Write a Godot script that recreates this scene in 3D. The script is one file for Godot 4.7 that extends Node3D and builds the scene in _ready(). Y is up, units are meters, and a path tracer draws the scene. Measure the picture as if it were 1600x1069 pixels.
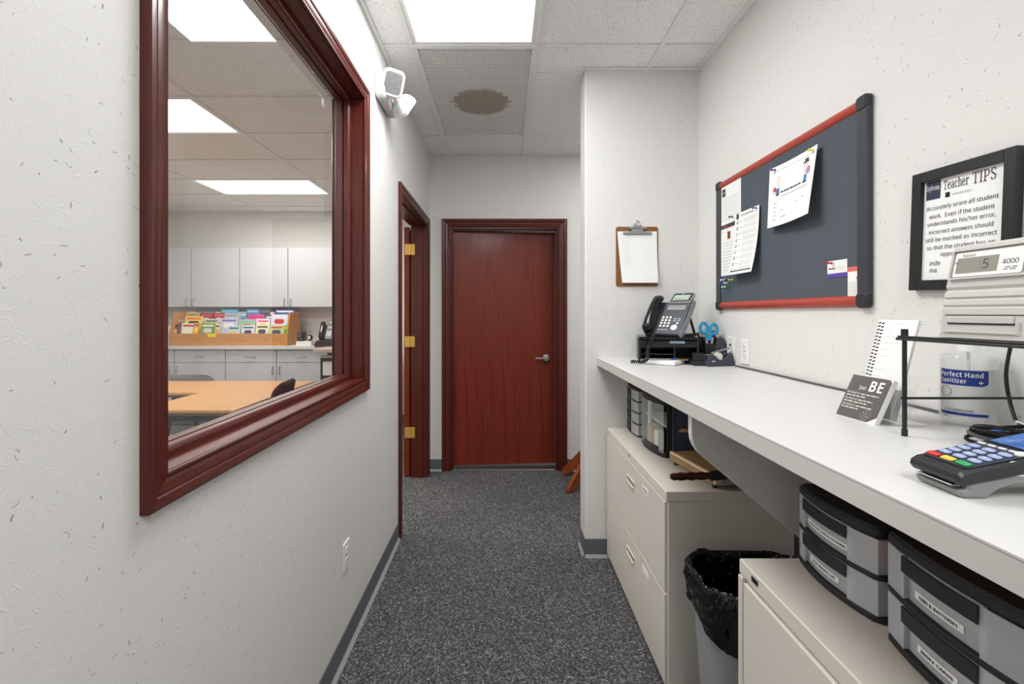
extends Node3D

const H := 1.3715          # eye height
const CEIL := 2.743
const XL := -0.63          # hall face of the left wall
const XLB := -0.76         # classroom face of the left wall
const XR := 1.11           # right wall
const ZB := -4.035         # back wall
const CT := 1.12           # top of the service counter

var M := {}
var used := {}
var rng := RandomNumberGenerator.new()

# ---------------------------------------------------------------- mesh builder
class MB:
	var t := PackedVector3Array()
	func tri(a: Vector3, b: Vector3, c: Vector3) -> void:   # counter-clockwise seen from outside
		t.append(a); t.append(c); t.append(b)
	func quad(a: Vector3, b: Vector3, c: Vector3, d: Vector3) -> void:
		tri(a, b, c); tri(a, c, d)
	func box(c: Vector3, s: Vector3, bev := 0.0, bs := Basis()) -> MB:
		var h := s * 0.5
		var e: float = minf(bev, minf(h.x, minf(h.y, h.z)) * 0.98)
		if e <= 0.0:
			var q := []
			for k in 8:
				q.append(c + bs * Vector3(h.x if k & 1 else -h.x, h.y if k & 2 else -h.y, h.z if k & 4 else -h.z))
			quad(q[4], q[5], q[7], q[6]); quad(q[1], q[0], q[2], q[3]); quad(q[5], q[1], q[3], q[7])
			quad(q[0], q[4], q[6], q[2]); quad(q[6], q[7], q[3], q[2]); quad(q[0], q[1], q[5], q[4])
			return self
		var p := []   # p[corner][axis]: the corner's point on the face across that axis
		for k in 8:
			var sg := Vector3(1 if k & 1 else -1, 1 if k & 2 else -1, 1 if k & 4 else -1)
			var row := []
			for ax in 3:
				var v := Vector3(sg.x * (h.x - e), sg.y * (h.y - e), sg.z * (h.z - e))
				v[ax] = sg[ax] * h[ax]
				row.append(c + bs * v)
			p.append(row)
		quad(p[4][2], p[5][2], p[7][2], p[6][2]); quad(p[1][2], p[0][2], p[2][2], p[3][2])
		quad(p[5][0], p[1][0], p[3][0], p[7][0]); quad(p[0][0], p[4][0], p[6][0], p[2][0])
		quad(p[6][1], p[7][1], p[3][1], p[2][1]); quad(p[0][1], p[1][1], p[5][1], p[4][1])
		var mid := c
		for ax in 3:
			var u := 1 << ((ax + 1) % 3)
			var w := 1 << ((ax + 2) % 3)
			for k in 4:
				var base := (u if k & 1 else 0) | (w if k & 2 else 0)
				var far := base | (1 << ax)
				var f1 := (ax + 1) % 3
				var f2 := (ax + 2) % 3
				out(p[base][f1], p[far][f1], p[far][f2], p[base][f2], mid)
		for k in 8:
			outt(p[k][0], p[k][1], p[k][2], mid)
		return self
	func outt(a: Vector3, b: Vector3, c: Vector3, mid: Vector3) -> void:
		if (b - a).cross(c - a).dot((a + b + c) / 3.0 - mid) >= 0.0: tri(a, b, c)
		else: tri(a, c, b)
	func out(a: Vector3, b: Vector3, c: Vector3, d: Vector3, mid: Vector3) -> void:
		if (b - a).cross(c - a).dot((a + b + c + d) / 4.0 - mid) >= 0.0: quad(a, b, c, d)
		else: quad(d, c, b, a)
	func rings(r: Array, closed := true, cap0 := true, cap1 := true) -> MB:   # each ring counter-clockwise seen from the far end of the stack
		var n: int = r[0].size()
		for i in r.size() - 1:
			for k in n if closed else n - 1:
				var j := (k + 1) % n
				quad(r[i][k], r[i][j], r[i + 1][j], r[i + 1][k])
		if cap0: fan(r[0], true)
		if cap1: fan(r[-1], false)
		return self
	func fan(r: Array, flip: bool) -> void:
		var c := Vector3.ZERO
		for v in r: c += v
		c /= r.size()
		for k in r.size():
			var j := (k + 1) % r.size()
			if flip: tri(c, r[j], r[k])
			else: tri(c, r[k], r[j])
	func cyl(a: Vector3, b: Vector3, r0: float, r1 := -1.0, n := 16, cap := true) -> MB:
		if r1 < 0.0: r1 = r0
		var z := (b - a).normalized()
		var x := (Vector3.UP if absf(z.y) < 0.9 else Vector3.RIGHT).cross(z).normalized()
		var y := z.cross(x)
		var ra := []
		var rb := []
		for k in n:
			var d := x * cos(TAU * k / n) + y * sin(TAU * k / n)
			ra.append(a + d * r0); rb.append(b + d * r1)
		return rings([ra, rb], true, cap, cap)
	func tube(pts: Array, r: float, n := 8, loop := false) -> MB:
		var rr := []
		var prev := Vector3.ZERO
		var m := pts.size()
		for i in m:
			var a: Vector3 = pts[(i - 1 + m) % m] if loop or i > 0 else pts[i]
			var b: Vector3 = pts[(i + 1) % m] if loop or i < m - 1 else pts[i]
			var z: Vector3 = (b - a).normalized()
			var x: Vector3
			if i == 0: x = (Vector3.UP if absf(z.y) < 0.9 else Vector3.RIGHT).cross(z).normalized()
			else: x = (prev - z * prev.dot(z)).normalized()
			prev = x
			var y := z.cross(x)
			var ring := []
			for k in n: ring.append(pts[i] + (x * cos(TAU * k / n) + y * sin(TAU * k / n)) * r)
			rr.append(ring)
		if loop: rr.append(rr[0])
		return rings(rr, true, not loop, not loop)
	func lathe(prof: Array, n := 24, at := Vector3.ZERO, bs := Basis(), cap0 := true, cap1 := true) -> MB:   # prof: Vector2(radius, height), upwards
		var rr := []
		for p in prof:
			var ring := []
			for k in n: ring.append(at + bs * Vector3(p.x * cos(TAU * k / n), p.y, -p.x * sin(TAU * k / n)))
			rr.append(ring)
		return rings(rr, true, cap0, cap1)
	func extrude(poly: PackedVector2Array, z0: float, z1: float, bev := 0.0, at := Vector3.ZERO, bs := Basis()) -> MB:
		var q := poly.duplicate()
		if Geometry2D.is_polygon_clockwise(q): q.reverse()
		var n := q.size()
		var ins := PackedVector2Array()
		for k in n:
			var e0 := (q[k] - q[(k - 1 + n) % n]).normalized()
			var e1 := (q[(k + 1) % n] - q[k]).normalized()
			var n0 := Vector2(-e0.y, e0.x)
			var n1 := Vector2(-e1.y, e1.x)
			ins.append(q[k] + (n0 + n1) * bev / maxf(0.35, 1.0 + n0.dot(n1)))
		var lay := [[ins, z0], [q, z0 + bev], [q, z1 - bev], [ins, z1]] if bev > 0.0 else [[q, z0], [q, z1]]
		var rr := []
		for l in lay:
			var ring := []
			for k in n: ring.append(at + bs * Vector3(l[0][k].x, l[0][k].y, l[1]))
			rr.append(ring)
		rings(rr, true, false, false)
		var ix := Geometry2D.triangulate_polygon(ins)
		for i in range(0, ix.size(), 3):
			var a: int = ix[i]
			var b: int = ix[i + 1]
			var c: int = ix[i + 2]
			if (ins[b] - ins[a]).cross(ins[c] - ins[a]) < 0.0:
				var s := b
				b = c
				c = s
			tri(rr[-1][a], rr[-1][b], rr[-1][c]); tri(rr[0][a], rr[0][c], rr[0][b])
		return self
	func ball(c: Vector3, r: Vector3, n := 16) -> MB:
		var rr := []
		var m := n / 2
		for i in range(m + 1):
			var ph := -PI / 2 + PI * i / m
			var ring := []
			for k in n: ring.append(c + Vector3(cos(ph) * cos(TAU * k / n) * r.x, sin(ph) * r.y, -cos(ph) * sin(TAU * k / n) * r.z))
			rr.append(ring)
		return rings(rr, true, false, false)
	func grid(f: Callable, nu: int, nv: int) -> MB:   # f(u, v) -> Vector3; counter-clockwise when u runs right and v runs up
		for i in nu:
			for j in nv:
				var a: Vector3 = f.call(float(i) / nu, float(j) / nv)
				var b: Vector3 = f.call(float(i + 1) / nu, float(j) / nv)
				var c: Vector3 = f.call(float(i + 1) / nu, float(j + 1) / nv)
				var d: Vector3 = f.call(float(i) / nu, float(j + 1) / nv)
				quad(a, b, c, d)
		return self
	func mesh(crease := 38.0) -> ArrayMesh:
		var n := t.size()
		var fn := PackedVector3Array()
		var at := {}
		var keys := []
		keys.resize(n)
		for i in range(0, n, 3):
			var w := (t[i + 2] - t[i]).cross(t[i + 1] - t[i])
			fn.append(w)
			for k in 3:
				var key := Vector3i((t[i + k] * 50000.0).round())
				keys[i + k] = key
				if at.has(key): at[key].append(i / 3)
				else: at[key] = [i / 3]
		var nn := PackedVector3Array()
		nn.resize(n)
		var lim := cos(deg_to_rad(crease))
		for i in n:
			var f := fn[i / 3]
			var fu := f.normalized()
			var s := Vector3.ZERO
			for o in at[keys[i]]:
				if fn[o].normalized().dot(fu) >= lim: s += fn[o]
			nn[i] = s.normalized() if s.length() > 1e-14 else fu
		var a := []
		a.resize(Mesh.ARRAY_MAX)
		a[Mesh.ARRAY_VERTEX] = t
		a[Mesh.ARRAY_NORMAL] = nn
		var m := ArrayMesh.new()
		m.add_surface_from_arrays(Mesh.PRIMITIVE_TRIANGLES, a)
		return m

func rrect(w: float, h: float, r: float, n := 4, c := Vector2.ZERO) -> PackedVector2Array:
	var q := PackedVector2Array()
	for k in 4:
		var cc := c + Vector2((w / 2 - r) * (1 if k == 0 or k == 3 else -1), (h / 2 - r) * (1 if k < 2 else -1))
		for i in range(n + 1):
			var a := PI / 2 * (k + float(i) / n)
			q.append(cc + Vector2(cos(a), sin(a)) * r)
	return q

func curve(pts: Array, per := 6) -> Array:   # smooth line through points
	var r := []
	for i in pts.size() - 1:
		var p0: Vector3 = pts[maxi(i - 1, 0)]
		var p1: Vector3 = pts[i]
		var p2: Vector3 = pts[i + 1]
		var p3: Vector3 = pts[mini(i + 2, pts.size() - 1)]
		for k in per:
			r.append(p1.cubic_interpolate(p2, p0, p3, float(k) / per))
	r.append(pts[-1])
	return r

# ---------------------------------------------------------------- nodes
func numbered(called: String) -> String:
	var n: int = used.get(called, 0)
	used[called] = n + 1
	return called if n == 0 else "%s_%03d" % [called, n]

func part(called: String, m: Mesh, mat: Material, parent: Node3D, xf := Transform3D()) -> MeshInstance3D:
	var o := MeshInstance3D.new()
	o.name = called
	o.mesh = m
	o.material_override = mat
	o.transform = xf
	parent.add_child(o, true)
	return o

func thing(called: String, label: String, category: String, at := Vector3.ZERO, turn := 0.0, group := "") -> Node3D:
	var o := Node3D.new()
	o.name = numbered(called)
	add_child(o)
	o.position = at
	o.rotation.y = turn
	o.set_meta("label", label)
	o.set_meta("category", category)
	if group: o.set_meta("group", group)
	return o

func tag(o: Node3D, label: String, category: String, group := "") -> Node3D:
	o.name = numbered(String(o.name)) if o.get_parent() == null else o.name
	o.set_meta("label", label)
	o.set_meta("category", category)
	if group: o.set_meta("group", group)
	return o

func single(called: String, m: Mesh, mat: Material, label: String, category: String, at := Vector3.ZERO, turn := 0.0, group := "") -> MeshInstance3D:
	var o := MeshInstance3D.new()
	o.name = numbered(called)
	o.mesh = m
	o.material_override = mat
	add_child(o)
	o.position = at
	o.rotation.y = turn
	o.set_meta("label", label)
	o.set_meta("category", category)
	if group: o.set_meta("group", group)
	return o

func struct(called: String, m: Mesh, mat: Material, at := Vector3.ZERO) -> MeshInstance3D:
	var o := MeshInstance3D.new()
	o.name = numbered(called)
	o.mesh = m
	o.material_override = mat
	o.position = at
	o.set_meta("kind", "structure")
	add_child(o)
	return o

func structnode(called: String, at: Vector3, turn := 0.0) -> Node3D:
	var o := Node3D.new()
	o.name = numbered(called)
	o.position = at
	o.rotation.y = turn
	o.set_meta("kind", "structure")
	add_child(o)
	return o

func bx(s: Vector3, bev := 0.0, c := Vector3.ZERO, bs := Basis()) -> ArrayMesh:
	return MB.new().box(c, s, bev, bs).mesh(20)

func ey(x: float, y: float, z: float) -> Basis:
	return Basis.from_euler(Vector3(deg_to_rad(x), deg_to_rad(y), deg_to_rad(z)))

# lettering: fits a text to a width (or to a height when width is 0), flat on the local XY plane, facing +Z
func text(parent: Node3D, words: String, mat: Material, at: Vector3, width: float, height := 0.0, font := "sans", bs := Basis(), left := false, bend := 0.0, called := "lettering") -> MeshInstance3D:
	var tm := TextMesh.new()
	tm.text = words
	tm.font = M["font_" + font]
	tm.font_size = 32
	tm.pixel_size = 0.001
	tm.depth = 0.0
	tm.curve_step = 2.0
	var a := tm.get_mesh_arrays()
	var v: PackedVector3Array = a[Mesh.ARRAY_VERTEX]
	var nm: PackedVector3Array = a[Mesh.ARRAY_NORMAL]
	var lo := Vector3(1e9, 1e9, 0)
	var hi := Vector3(-1e9, -1e9, 0)
	for p in v:
		lo = lo.min(p)
		hi = hi.max(p)
	var sx := width / (hi.x - lo.x) if width > 0.0 else height / (hi.y - lo.y)
	var sy := height / (hi.y - lo.y) if height > 0.0 else sx
	for i in v.size():
		var p := v[i]
		var x := (p.x - (lo.x if left else (lo.x + hi.x) / 2)) * sx
		var y := (p.y - (lo.y + hi.y) / 2) * sy
		v[i] = Vector3(x, y, 0.0) if bend == 0.0 else Vector3(sin((x + at.x) / bend) * bend, y, cos((x + at.x) / bend) * bend)
		nm[i] = Vector3(0, 0, 1) if bend == 0.0 else Vector3(sin((x + at.x) / bend), 0, cos((x + at.x) / bend))
	a[Mesh.ARRAY_VERTEX] = v
	a[Mesh.ARRAY_NORMAL] = nm
	a[Mesh.ARRAY_TANGENT] = null
	a[Mesh.ARRAY_TEX_UV] = null
	var m := ArrayMesh.new()
	m.add_surface_from_arrays(Mesh.PRIMITIVE_TRIANGLES, a)
	return part(called, m, mat, parent, Transform3D(bs, at if bend == 0.0 else Vector3(0, at.y, at.z)))

# ---------------------------------------------------------------- materials
func col(r: float, g: float, b: float) -> Color:
	return Color(r / 255.0, g / 255.0, b / 255.0)

func mat(key: String, c: Color, rough := 0.6, metal := 0.0, spec := 0.5) -> StandardMaterial3D:
	if M.has(key): return M[key]
	var m := StandardMaterial3D.new()
	m.resource_name = key
	m.albedo_color = c
	m.roughness = rough
	m.metallic = metal
	m.metallic_specular = spec
	M[key] = m
	return m

func glassy(key: String, c: Color, alpha: float, rough := 0.03) -> StandardMaterial3D:
	var m := mat(key, Color(c.r, c.g, c.b, alpha), rough)
	m.transparency = BaseMaterial3D.TRANSPARENCY_ALPHA
	return m

func plain(r: int, g: int, b: int, rough := 0.6) -> StandardMaterial3D:
	return mat("flat_%d_%d_%d_%d" % [r, g, b, int(rough * 100)], col(r, g, b), rough)

func bytes_texture(data: PackedByteArray, w: int, h: int, fmt := Image.FORMAT_L8) -> ImageTexture:
	return ImageTexture.create_from_image(Image.create_from_data(w, h, false, fmt, data))

func tri_world(m: StandardMaterial3D, s: Vector3, world := true) -> void:
	m.uv1_triplanar = true
	m.uv1_world_triplanar = world
	m.uv1_triplanar_sharpness = 8.0
	m.uv1_scale = s
	m.texture_repeat = true

func noise_tex(freq: float, ramp: Array, sd := 1, size := 512, oct := 4) -> NoiseTexture2D:
	var n := FastNoiseLite.new()
	n.seed = sd
	n.noise_type = FastNoiseLite.TYPE_SIMPLEX_SMOOTH
	n.frequency = freq
	n.fractal_octaves = oct
	var t := NoiseTexture2D.new()
	t.width = size
	t.height = size
	t.seamless = true
	t.noise = n
	var g := Gradient.new()
	var off := PackedFloat32Array()
	var cs := PackedColorArray()
	for k in ramp.size():
		off.append(float(k) / (ramp.size() - 1))
		cs.append(ramp[k])
	g.offsets = off
	g.colors = cs
	t.color_ramp = g
	return t

func stroke(data: PackedByteArray, n: int, x: float, y: float, ang: float, bendy: float, length: int, width: int, value: int) -> void:
	for k in length:
		x += cos(ang)
		y += sin(ang)
		ang += bendy
		for a in width:
			var px := posmod(int(x) + a, n)
			data[posmod(int(y), n) * n + px] = value

func make_wallpaper() -> void:
	var n := 1024
	var alb := PackedByteArray()
	var hgt := PackedByteArray()
	alb.resize(n * n); hgt.resize(n * n)
	alb.fill(246); hgt.fill(120)
	for i in n * n:
		alb[i] = 245 + (rng.randi() & 3)
		hgt[i] = 116 + (rng.randi() & 7)
	for k in 2600:    # pale fibres pressed into the paper
		stroke(hgt, n, rng.randf() * n, rng.randf() * n, rng.randf() * TAU, rng.randf_range(-0.06, 0.06), rng.randi_range(8, 30), 1 + int(rng.randf() < 0.3), rng.randi_range(150, 200))
	for k in 900:
		stroke(hgt, n, rng.randf() * n, rng.randf() * n, rng.randf() * TAU, rng.randf_range(-0.05, 0.05), rng.randi_range(6, 20), 1, rng.randi_range(50, 90))
	for k in 700:
		stroke(alb, n, rng.randf() * n, rng.randf() * n, rng.randf() * TAU, rng.randf_range(-0.08, 0.08), rng.randi_range(6, 18), 1, rng.randi_range(226, 238))
	for k in 170:     # dark flecks
		var x := rng.randf() * n
		var y := rng.randf() * n
		var a := rng.randf() * TAU
		stroke(alb, n, x, y, a, rng.randf_range(-0.1, 0.1), rng.randi_range(3, 11), 2, rng.randi_range(105, 178))
	for k in 40:
		stroke(alb, n, rng.randf() * n, rng.randf() * n, rng.randf() * TAU, rng.randf_range(-0.12, 0.12), rng.randi_range(10, 22), 1, rng.randi_range(135, 190))
	var m := mat("wallpaper", col(229, 228, 225), 0.75, 0.0, 0.3)
	m.albedo_texture = bytes_texture(alb, n, n)
	m.heightmap_enabled = true
	m.heightmap_texture = bytes_texture(hgt, n, n)
	m.heightmap_scale = 0.11
	tri_world(m, Vector3.ONE / 0.82)
	m.uv1_offset = Vector3(0.37, 0.11, 0.53)

func make_carpet() -> void:
	var n := 512
	var raw := PackedByteArray()
	raw.resize(n * n)
	for i in n * n: raw[i] = rng.randi() & 255
	var d := PackedByteArray()
	d.resize(n * n)
	for y in n:
		for x in n:
			var s := 0
			s += raw[y * n + x] * 3 + raw[y * n + (x + 1) % n] * 2 + raw[((y + 1) % n) * n + x] * 2 + raw[((y + 1) % n) * n + (x + 1) % n]
			var v := s / 8.0 / 255.0
			v = clampf((v - 0.5) * 1.7 + 0.45, 0.0, 1.0)
			v = v * v * 0.75 + v * 0.25
			d[y * n + x] = int(58 + 104 * v)
	var m := mat("carpet", col(250, 250, 252), 0.95, 0.0, 0.2)
	var t := bytes_texture(d, n, n)
	m.albedo_texture = t
	m.heightmap_enabled = true
	m.heightmap_texture = t
	m.heightmap_scale = 0.16
	tri_world(m, Vector3.ONE / 1.45)

func make_tile() -> void:
	var n := 512
	var d := PackedByteArray()
	d.resize(n * n)
	for i in n * n: d[i] = 248 + (rng.randi() & 7)
	for k in 3300:
		var x := rng.randi() % n
		var y := rng.randi() % n
		var v := rng.randi_range(105, 200)
		d[y * n + x] = v
		if rng.randf() < 0.75: d[y * n + (x + 1) % n] = v
		if rng.randf() < 0.6: d[((y + 1) % n) * n + x] = v
		if rng.randf() < 0.3: d[((y + 1) % n) * n + (x + 1) % n] = v
	var m := mat("tile", col(250, 250, 248), 0.9, 0.0, 0.2)
	m.albedo_texture = bytes_texture(d, n, n)
	tri_world(m, Vector3.ONE / 0.7)

func wood(key: String, dark: Color, light: Color, s: Vector3, rough: float, coat := 0.0, sd := 3, freq := 0.012) -> StandardMaterial3D:
	var m := mat(key, Color.WHITE, rough, 0.0, 0.4)
	m.albedo_texture = noise_tex(freq, [dark, dark.lerp(light, 0.35), light, dark.lerp(light, 0.55), light], sd)
	tri_world(m, s, false)
	m.uv1_offset = Vector3(0.31, 0.17, 0.43)
	if coat > 0.0:
		m.clearcoat_enabled = true
		m.clearcoat = coat
		m.clearcoat_roughness = 0.14
	return m

func make_materials() -> void:
	rng.seed = 20240611
	for f in [["sans", "Droid Sans", 400], ["bold", "Droid Sans", 700], ["serif", "Droid Serif", 400], ["mono", "Droid Sans Mono", 400]]:
		var sf := SystemFont.new()
		sf.font_names = PackedStringArray([f[1]])
		sf.font_weight = f[2]
		M["font_" + f[0]] = sf
	var it := SystemFont.new()
	it.font_names = PackedStringArray(["Droid Serif"])
	it.font_italic = true
	M["font_script"] = it
	make_wallpaper()
	make_carpet()
	make_tile()
	var md := col(64, 20, 15)
	var ml := col(86, 30, 21)
	wood("mahogany", md, ml, Vector3(9, 0.55, 9), 0.38, 0.25, 3)
	wood("mahogany_across", md, ml, Vector3(0.55, 9, 9), 0.38, 0.25, 3)
	wood("mahogany_deep", md, ml, Vector3(9, 9, 0.55), 0.38, 0.25, 3)
	wood("door_veneer", col(92, 28, 15), col(118, 43, 24), Vector3(3.0, 0.16, 3.0), 0.4, 0.18, 11, 0.014)
	wood("oak", col(172, 114, 58), col(204, 148, 88), Vector3(1.2, 9, 9), 0.4, 0.1, 5)
	wood("oak_side", col(170, 112, 56), col(200, 142, 80), Vector3(9, 1.2, 9), 0.4, 0.1, 6)
	wood("table_laminate", col(188, 140, 92), col(202, 157, 108), Vector3(0.9, 6, 9), 0.32, 0.15, 7)
	wood("particle_board", col(138, 92, 48), col(176, 126, 72), Vector3(6, 6, 6), 0.8, 0.0, 8, 0.05)
	wood("stand_wood", col(120, 52, 24), col(150, 72, 36), Vector3(7, 1, 7), 0.4, 0.2, 9)
	wood("red_rail", col(146, 50, 40), col(176, 72, 58), Vector3(0.7, 30, 30), 0.4, 0.1, 10)
	wood("cutter_wood", col(140, 112, 72), col(168, 138, 94), Vector3(14, 14, 1.5), 0.5, 0.1, 12)
	wood("hardboard", col(116, 72, 40), col(140, 92, 54), Vector3(14, 14, 14), 0.55, 0.1, 13, 0.03)
	mat("white", col(232, 231, 228), 0.5)
	mat("white_gloss", col(236, 236, 233), 0.3)
	mat("metal_white", col(238, 238, 236), 0.45)
	mat("laminate", col(212, 211, 209), 0.38)
	mat("laminate_edge", col(208, 206, 203), 0.4)
	mat("seam", col(70, 68, 66), 0.7)
	mat("cabinet_white", col(198, 201, 205), 0.42)
	mat("handle_silver", col(190, 190, 192), 0.35, 0.6)
	mat("putty", col(221, 215, 206), 0.42)
	mat("putty_pull", col(222, 210, 190), 0.45)
	mat("vinyl_base", col(98, 102, 106), 0.5)
	mat("vinyl_toe", col(150, 154, 156), 0.5)
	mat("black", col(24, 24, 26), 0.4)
	mat("black_soft", col(34, 35, 38), 0.6)
	mat("black_gloss", col(14, 14, 16), 0.18)
	mat("charcoal", col(52, 55, 60), 0.5)
	mat("chrome", col(205, 205, 205), 0.25, 1.0)
	mat("steel", col(170, 170, 172), 0.35, 1.0)
	mat("brass", col(226, 180, 88), 0.3, 0.55)
	mat("paper", col(240, 240, 238), 0.8, 0.0, 0.3)
	mat("ink", col(46, 46, 50), 0.8, 0.0, 0.2)
	mat("ink_soft", col(150, 150, 152), 0.8, 0.0, 0.2)
	mat("duct", col(146, 132, 116), 0.9, 0.0, 0.1)
	mat("grille", col(248, 247, 244), 0.5)
	mat("grille_backing", col(214, 212, 207), 0.8)
	mat("grille_dust", col(204, 192, 178), 0.9, 0.0, 0.2)
	glassy("pane", Color.WHITE, 0.02, 0.0)
	glassy("acrylic", Color.WHITE, 0.06, 0.02)
	glassy("bottle_clear", col(235, 240, 240), 0.14, 0.05)
	var fr := mat("frosted", Color(0.92, 0.94, 0.96, 0.36), 0.27)
	fr.transparency = BaseMaterial3D.TRANSPARENCY_ALPHA
	var cd := mat("clear_door", Color(0.90, 0.93, 0.92, 0.2), 0.27)
	cd.transparency = BaseMaterial3D.TRANSPARENCY_ALPHA
	var fabric := mat("board_fabric", col(90, 97, 104), 0.95, 0.0, 0.2)
	fabric.albedo_texture = noise_tex(0.12, [Color(0.90, 0.90, 0.90), Color(0.96, 0.96, 0.96), Color(1, 1, 1)], 21)
	tri_world(fabric, Vector3.ONE * 5.0, false)
	var bag := mat("bin_liner", col(13, 13, 14), 0.16)
	bag.heightmap_enabled = true
	bag.heightmap_texture = noise_tex(0.02, [Color.BLACK, Color.WHITE], 31, 512, 3)
	bag.heightmap_scale = 0.9
	tri_world(bag, Vector3(2.4, 1.5, 2.4), false)
	var up := mat("upholstery", col(62, 28, 44), 0.9, 0.0, 0.2)
	up.rim_enabled = true
	up.rim = 0.3

# ---------------------------------------------------------------- camera, environment
func _ready() -> void:
	var cam := Camera3D.new()
	cam.name = "camera"
	cam.projection = Camera3D.PROJECTION_FRUSTUM
	cam.near = 0.05
	cam.far = 60.0
	cam.size = 0.05 * 1069.0 / 725.0
	cam.frustum_offset = Vector2(0.05 * (800.0 - 784.5) / 725.0, -0.05 * (534.5 - 489.5) / 725.0)
	add_child(cam)
	cam.position = Vector3(0, H, 0)
	cam.current = true
	var we := WorldEnvironment.new()
	we.name = "environment"
	var e := Environment.new()
	e.background_mode = Environment.BG_COLOR
	e.background_color = Color(0.02, 0.02, 0.02)
	e.tonemap_mode = Environment.TONE_MAPPER_LINEAR
	e.tonemap_exposure = 1.0
	e.sdfgi_enabled = true
	e.ssao_enabled = true
	e.ssil_enabled = true
	we.environment = e
	add_child(we)
	make_materials()
	lamp_energy = 2.75
	build_shell()
	build_ceiling()
	build_window()
	build_doors()
	build_baseboards()
	build_counter()
	build_cabinets()
	build_classroom()
	build_wall_things()
	build_counter_things()
	build_under_counter()

var lamp_energy := 2.0

# a row of wall panels along z with openings; openings: [z near, z far, y0, y1] with z falling away from the camera
func wall_along_z(x0: float, x1: float, zn: float, zf: float, y1: float, openings: Array) -> MB:
	var mb := MB.new()
	var z := zn
	for o in openings:
		slab(mb, x0, x1, 0.0, y1, z, o[0])
		if o[2] > 0.0: slab(mb, x0, x1, 0.0, o[2], o[0], o[1])
		slab(mb, x0, x1, o[3], y1, o[0], o[1])
		z = o[1]
	slab(mb, x0, x1, 0.0, y1, z, zf)
	return mb

func slab(mb: MB, x0: float, x1: float, y0: float, y1: float, z0: float, z1: float) -> void:
	mb.box(Vector3((x0 + x1) / 2, (y0 + y1) / 2, (z0 + z1) / 2), Vector3(absf(x1 - x0), absf(y1 - y0), absf(z1 - z0)))

func build_shell() -> void:
	var wp: Material = M.wallpaper
	var mb := MB.new()
	slab(mb, -5.4, 2.75, -0.12, 0.0, 2.9, ZB - 0.05)
	slab(mb, -5.4, XL - 0.06, -0.12, 0.0, ZB - 0.05, -6.45)
	struct("floor", mb.mesh(), M.carpet)
	mb = MB.new()
	slab(mb, XL - 0.06, 1.3, -0.12, -0.002, ZB - 0.05, -6.45)
	struct("floor_back_room", mb.mesh(), mat("vinyl_floor", col(190, 196, 188), 0.4))
	struct("wall_left", wall_along_z(XLB, XL, 2.7, -6.273, 2.79, [[-0.845, -2.118, 1.058, 2.36], [-2.862, -3.888, 0.0, 2.122]]).mesh(), wp)
	struct("wall_right", wall_along_z(XR, XR + 0.12, 2.7, -2.764, 2.79, []).mesh(), wp)
	mb = MB.new()
	slab(mb, XR + 0.12, 2.72, 0, 2.79, -2.613, -2.764)
	slab(mb, 2.6, 2.72, 0, 2.79, -2.764, ZB)
	slab(mb, XR, XR + 0.12, 0, 2.79, ZB - 0.12, -6.273)
	struct("wall_alcove", mb.mesh(), wp)
	mb = MB.new()
	slab(mb, XL, -0.457, 0, 2.79, ZB, ZB - 0.12)
	slab(mb, 0.498, 2.72, 0, 2.79, ZB, ZB - 0.12)
	slab(mb, -0.457, 0.498, 2.122, 2.79, ZB, ZB - 0.12)
	struct("wall_back", mb.mesh(), wp)
	mb = MB.new()
	mb.extrude(PackedVector2Array([Vector2(0.467, 2.764), Vector2(0.467, 2.619), Vector2(0.473, 2.613), Vector2(XR, 2.613), Vector2(XR, 2.764)]), 0.0, 2.745, 0.0, Vector3.ZERO, Basis(Vector3(1, 0, 0), Vector3(0, 0, -1), Vector3(0, 1, 0)))
	struct("wall_stub", mb.mesh(), wp)
	mb = MB.new()
	slab(mb, XLB, XR + 0.12, 0, 2.79, 2.7, 2.82)
	struct("wall_behind", mb.mesh(), wp)
	mb = MB.new()
	slab(mb, -5.4, XR + 0.12, 0, 2.79, -6.273, -6.4)
	struct("wall_far", mb.mesh(), wp)
	mb = MB.new()
	slab(mb, -5.4, -5.28, 0, 2.79, 2.82, -6.273)
	struct("wall_classroom_side", mb.mesh(), wp)
	mb = MB.new()
	slab(mb, -5.28, XLB, 0, 2.79, 1.6, 1.72)
	struct("wall_classroom_near", mb.mesh(), wp)

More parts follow.
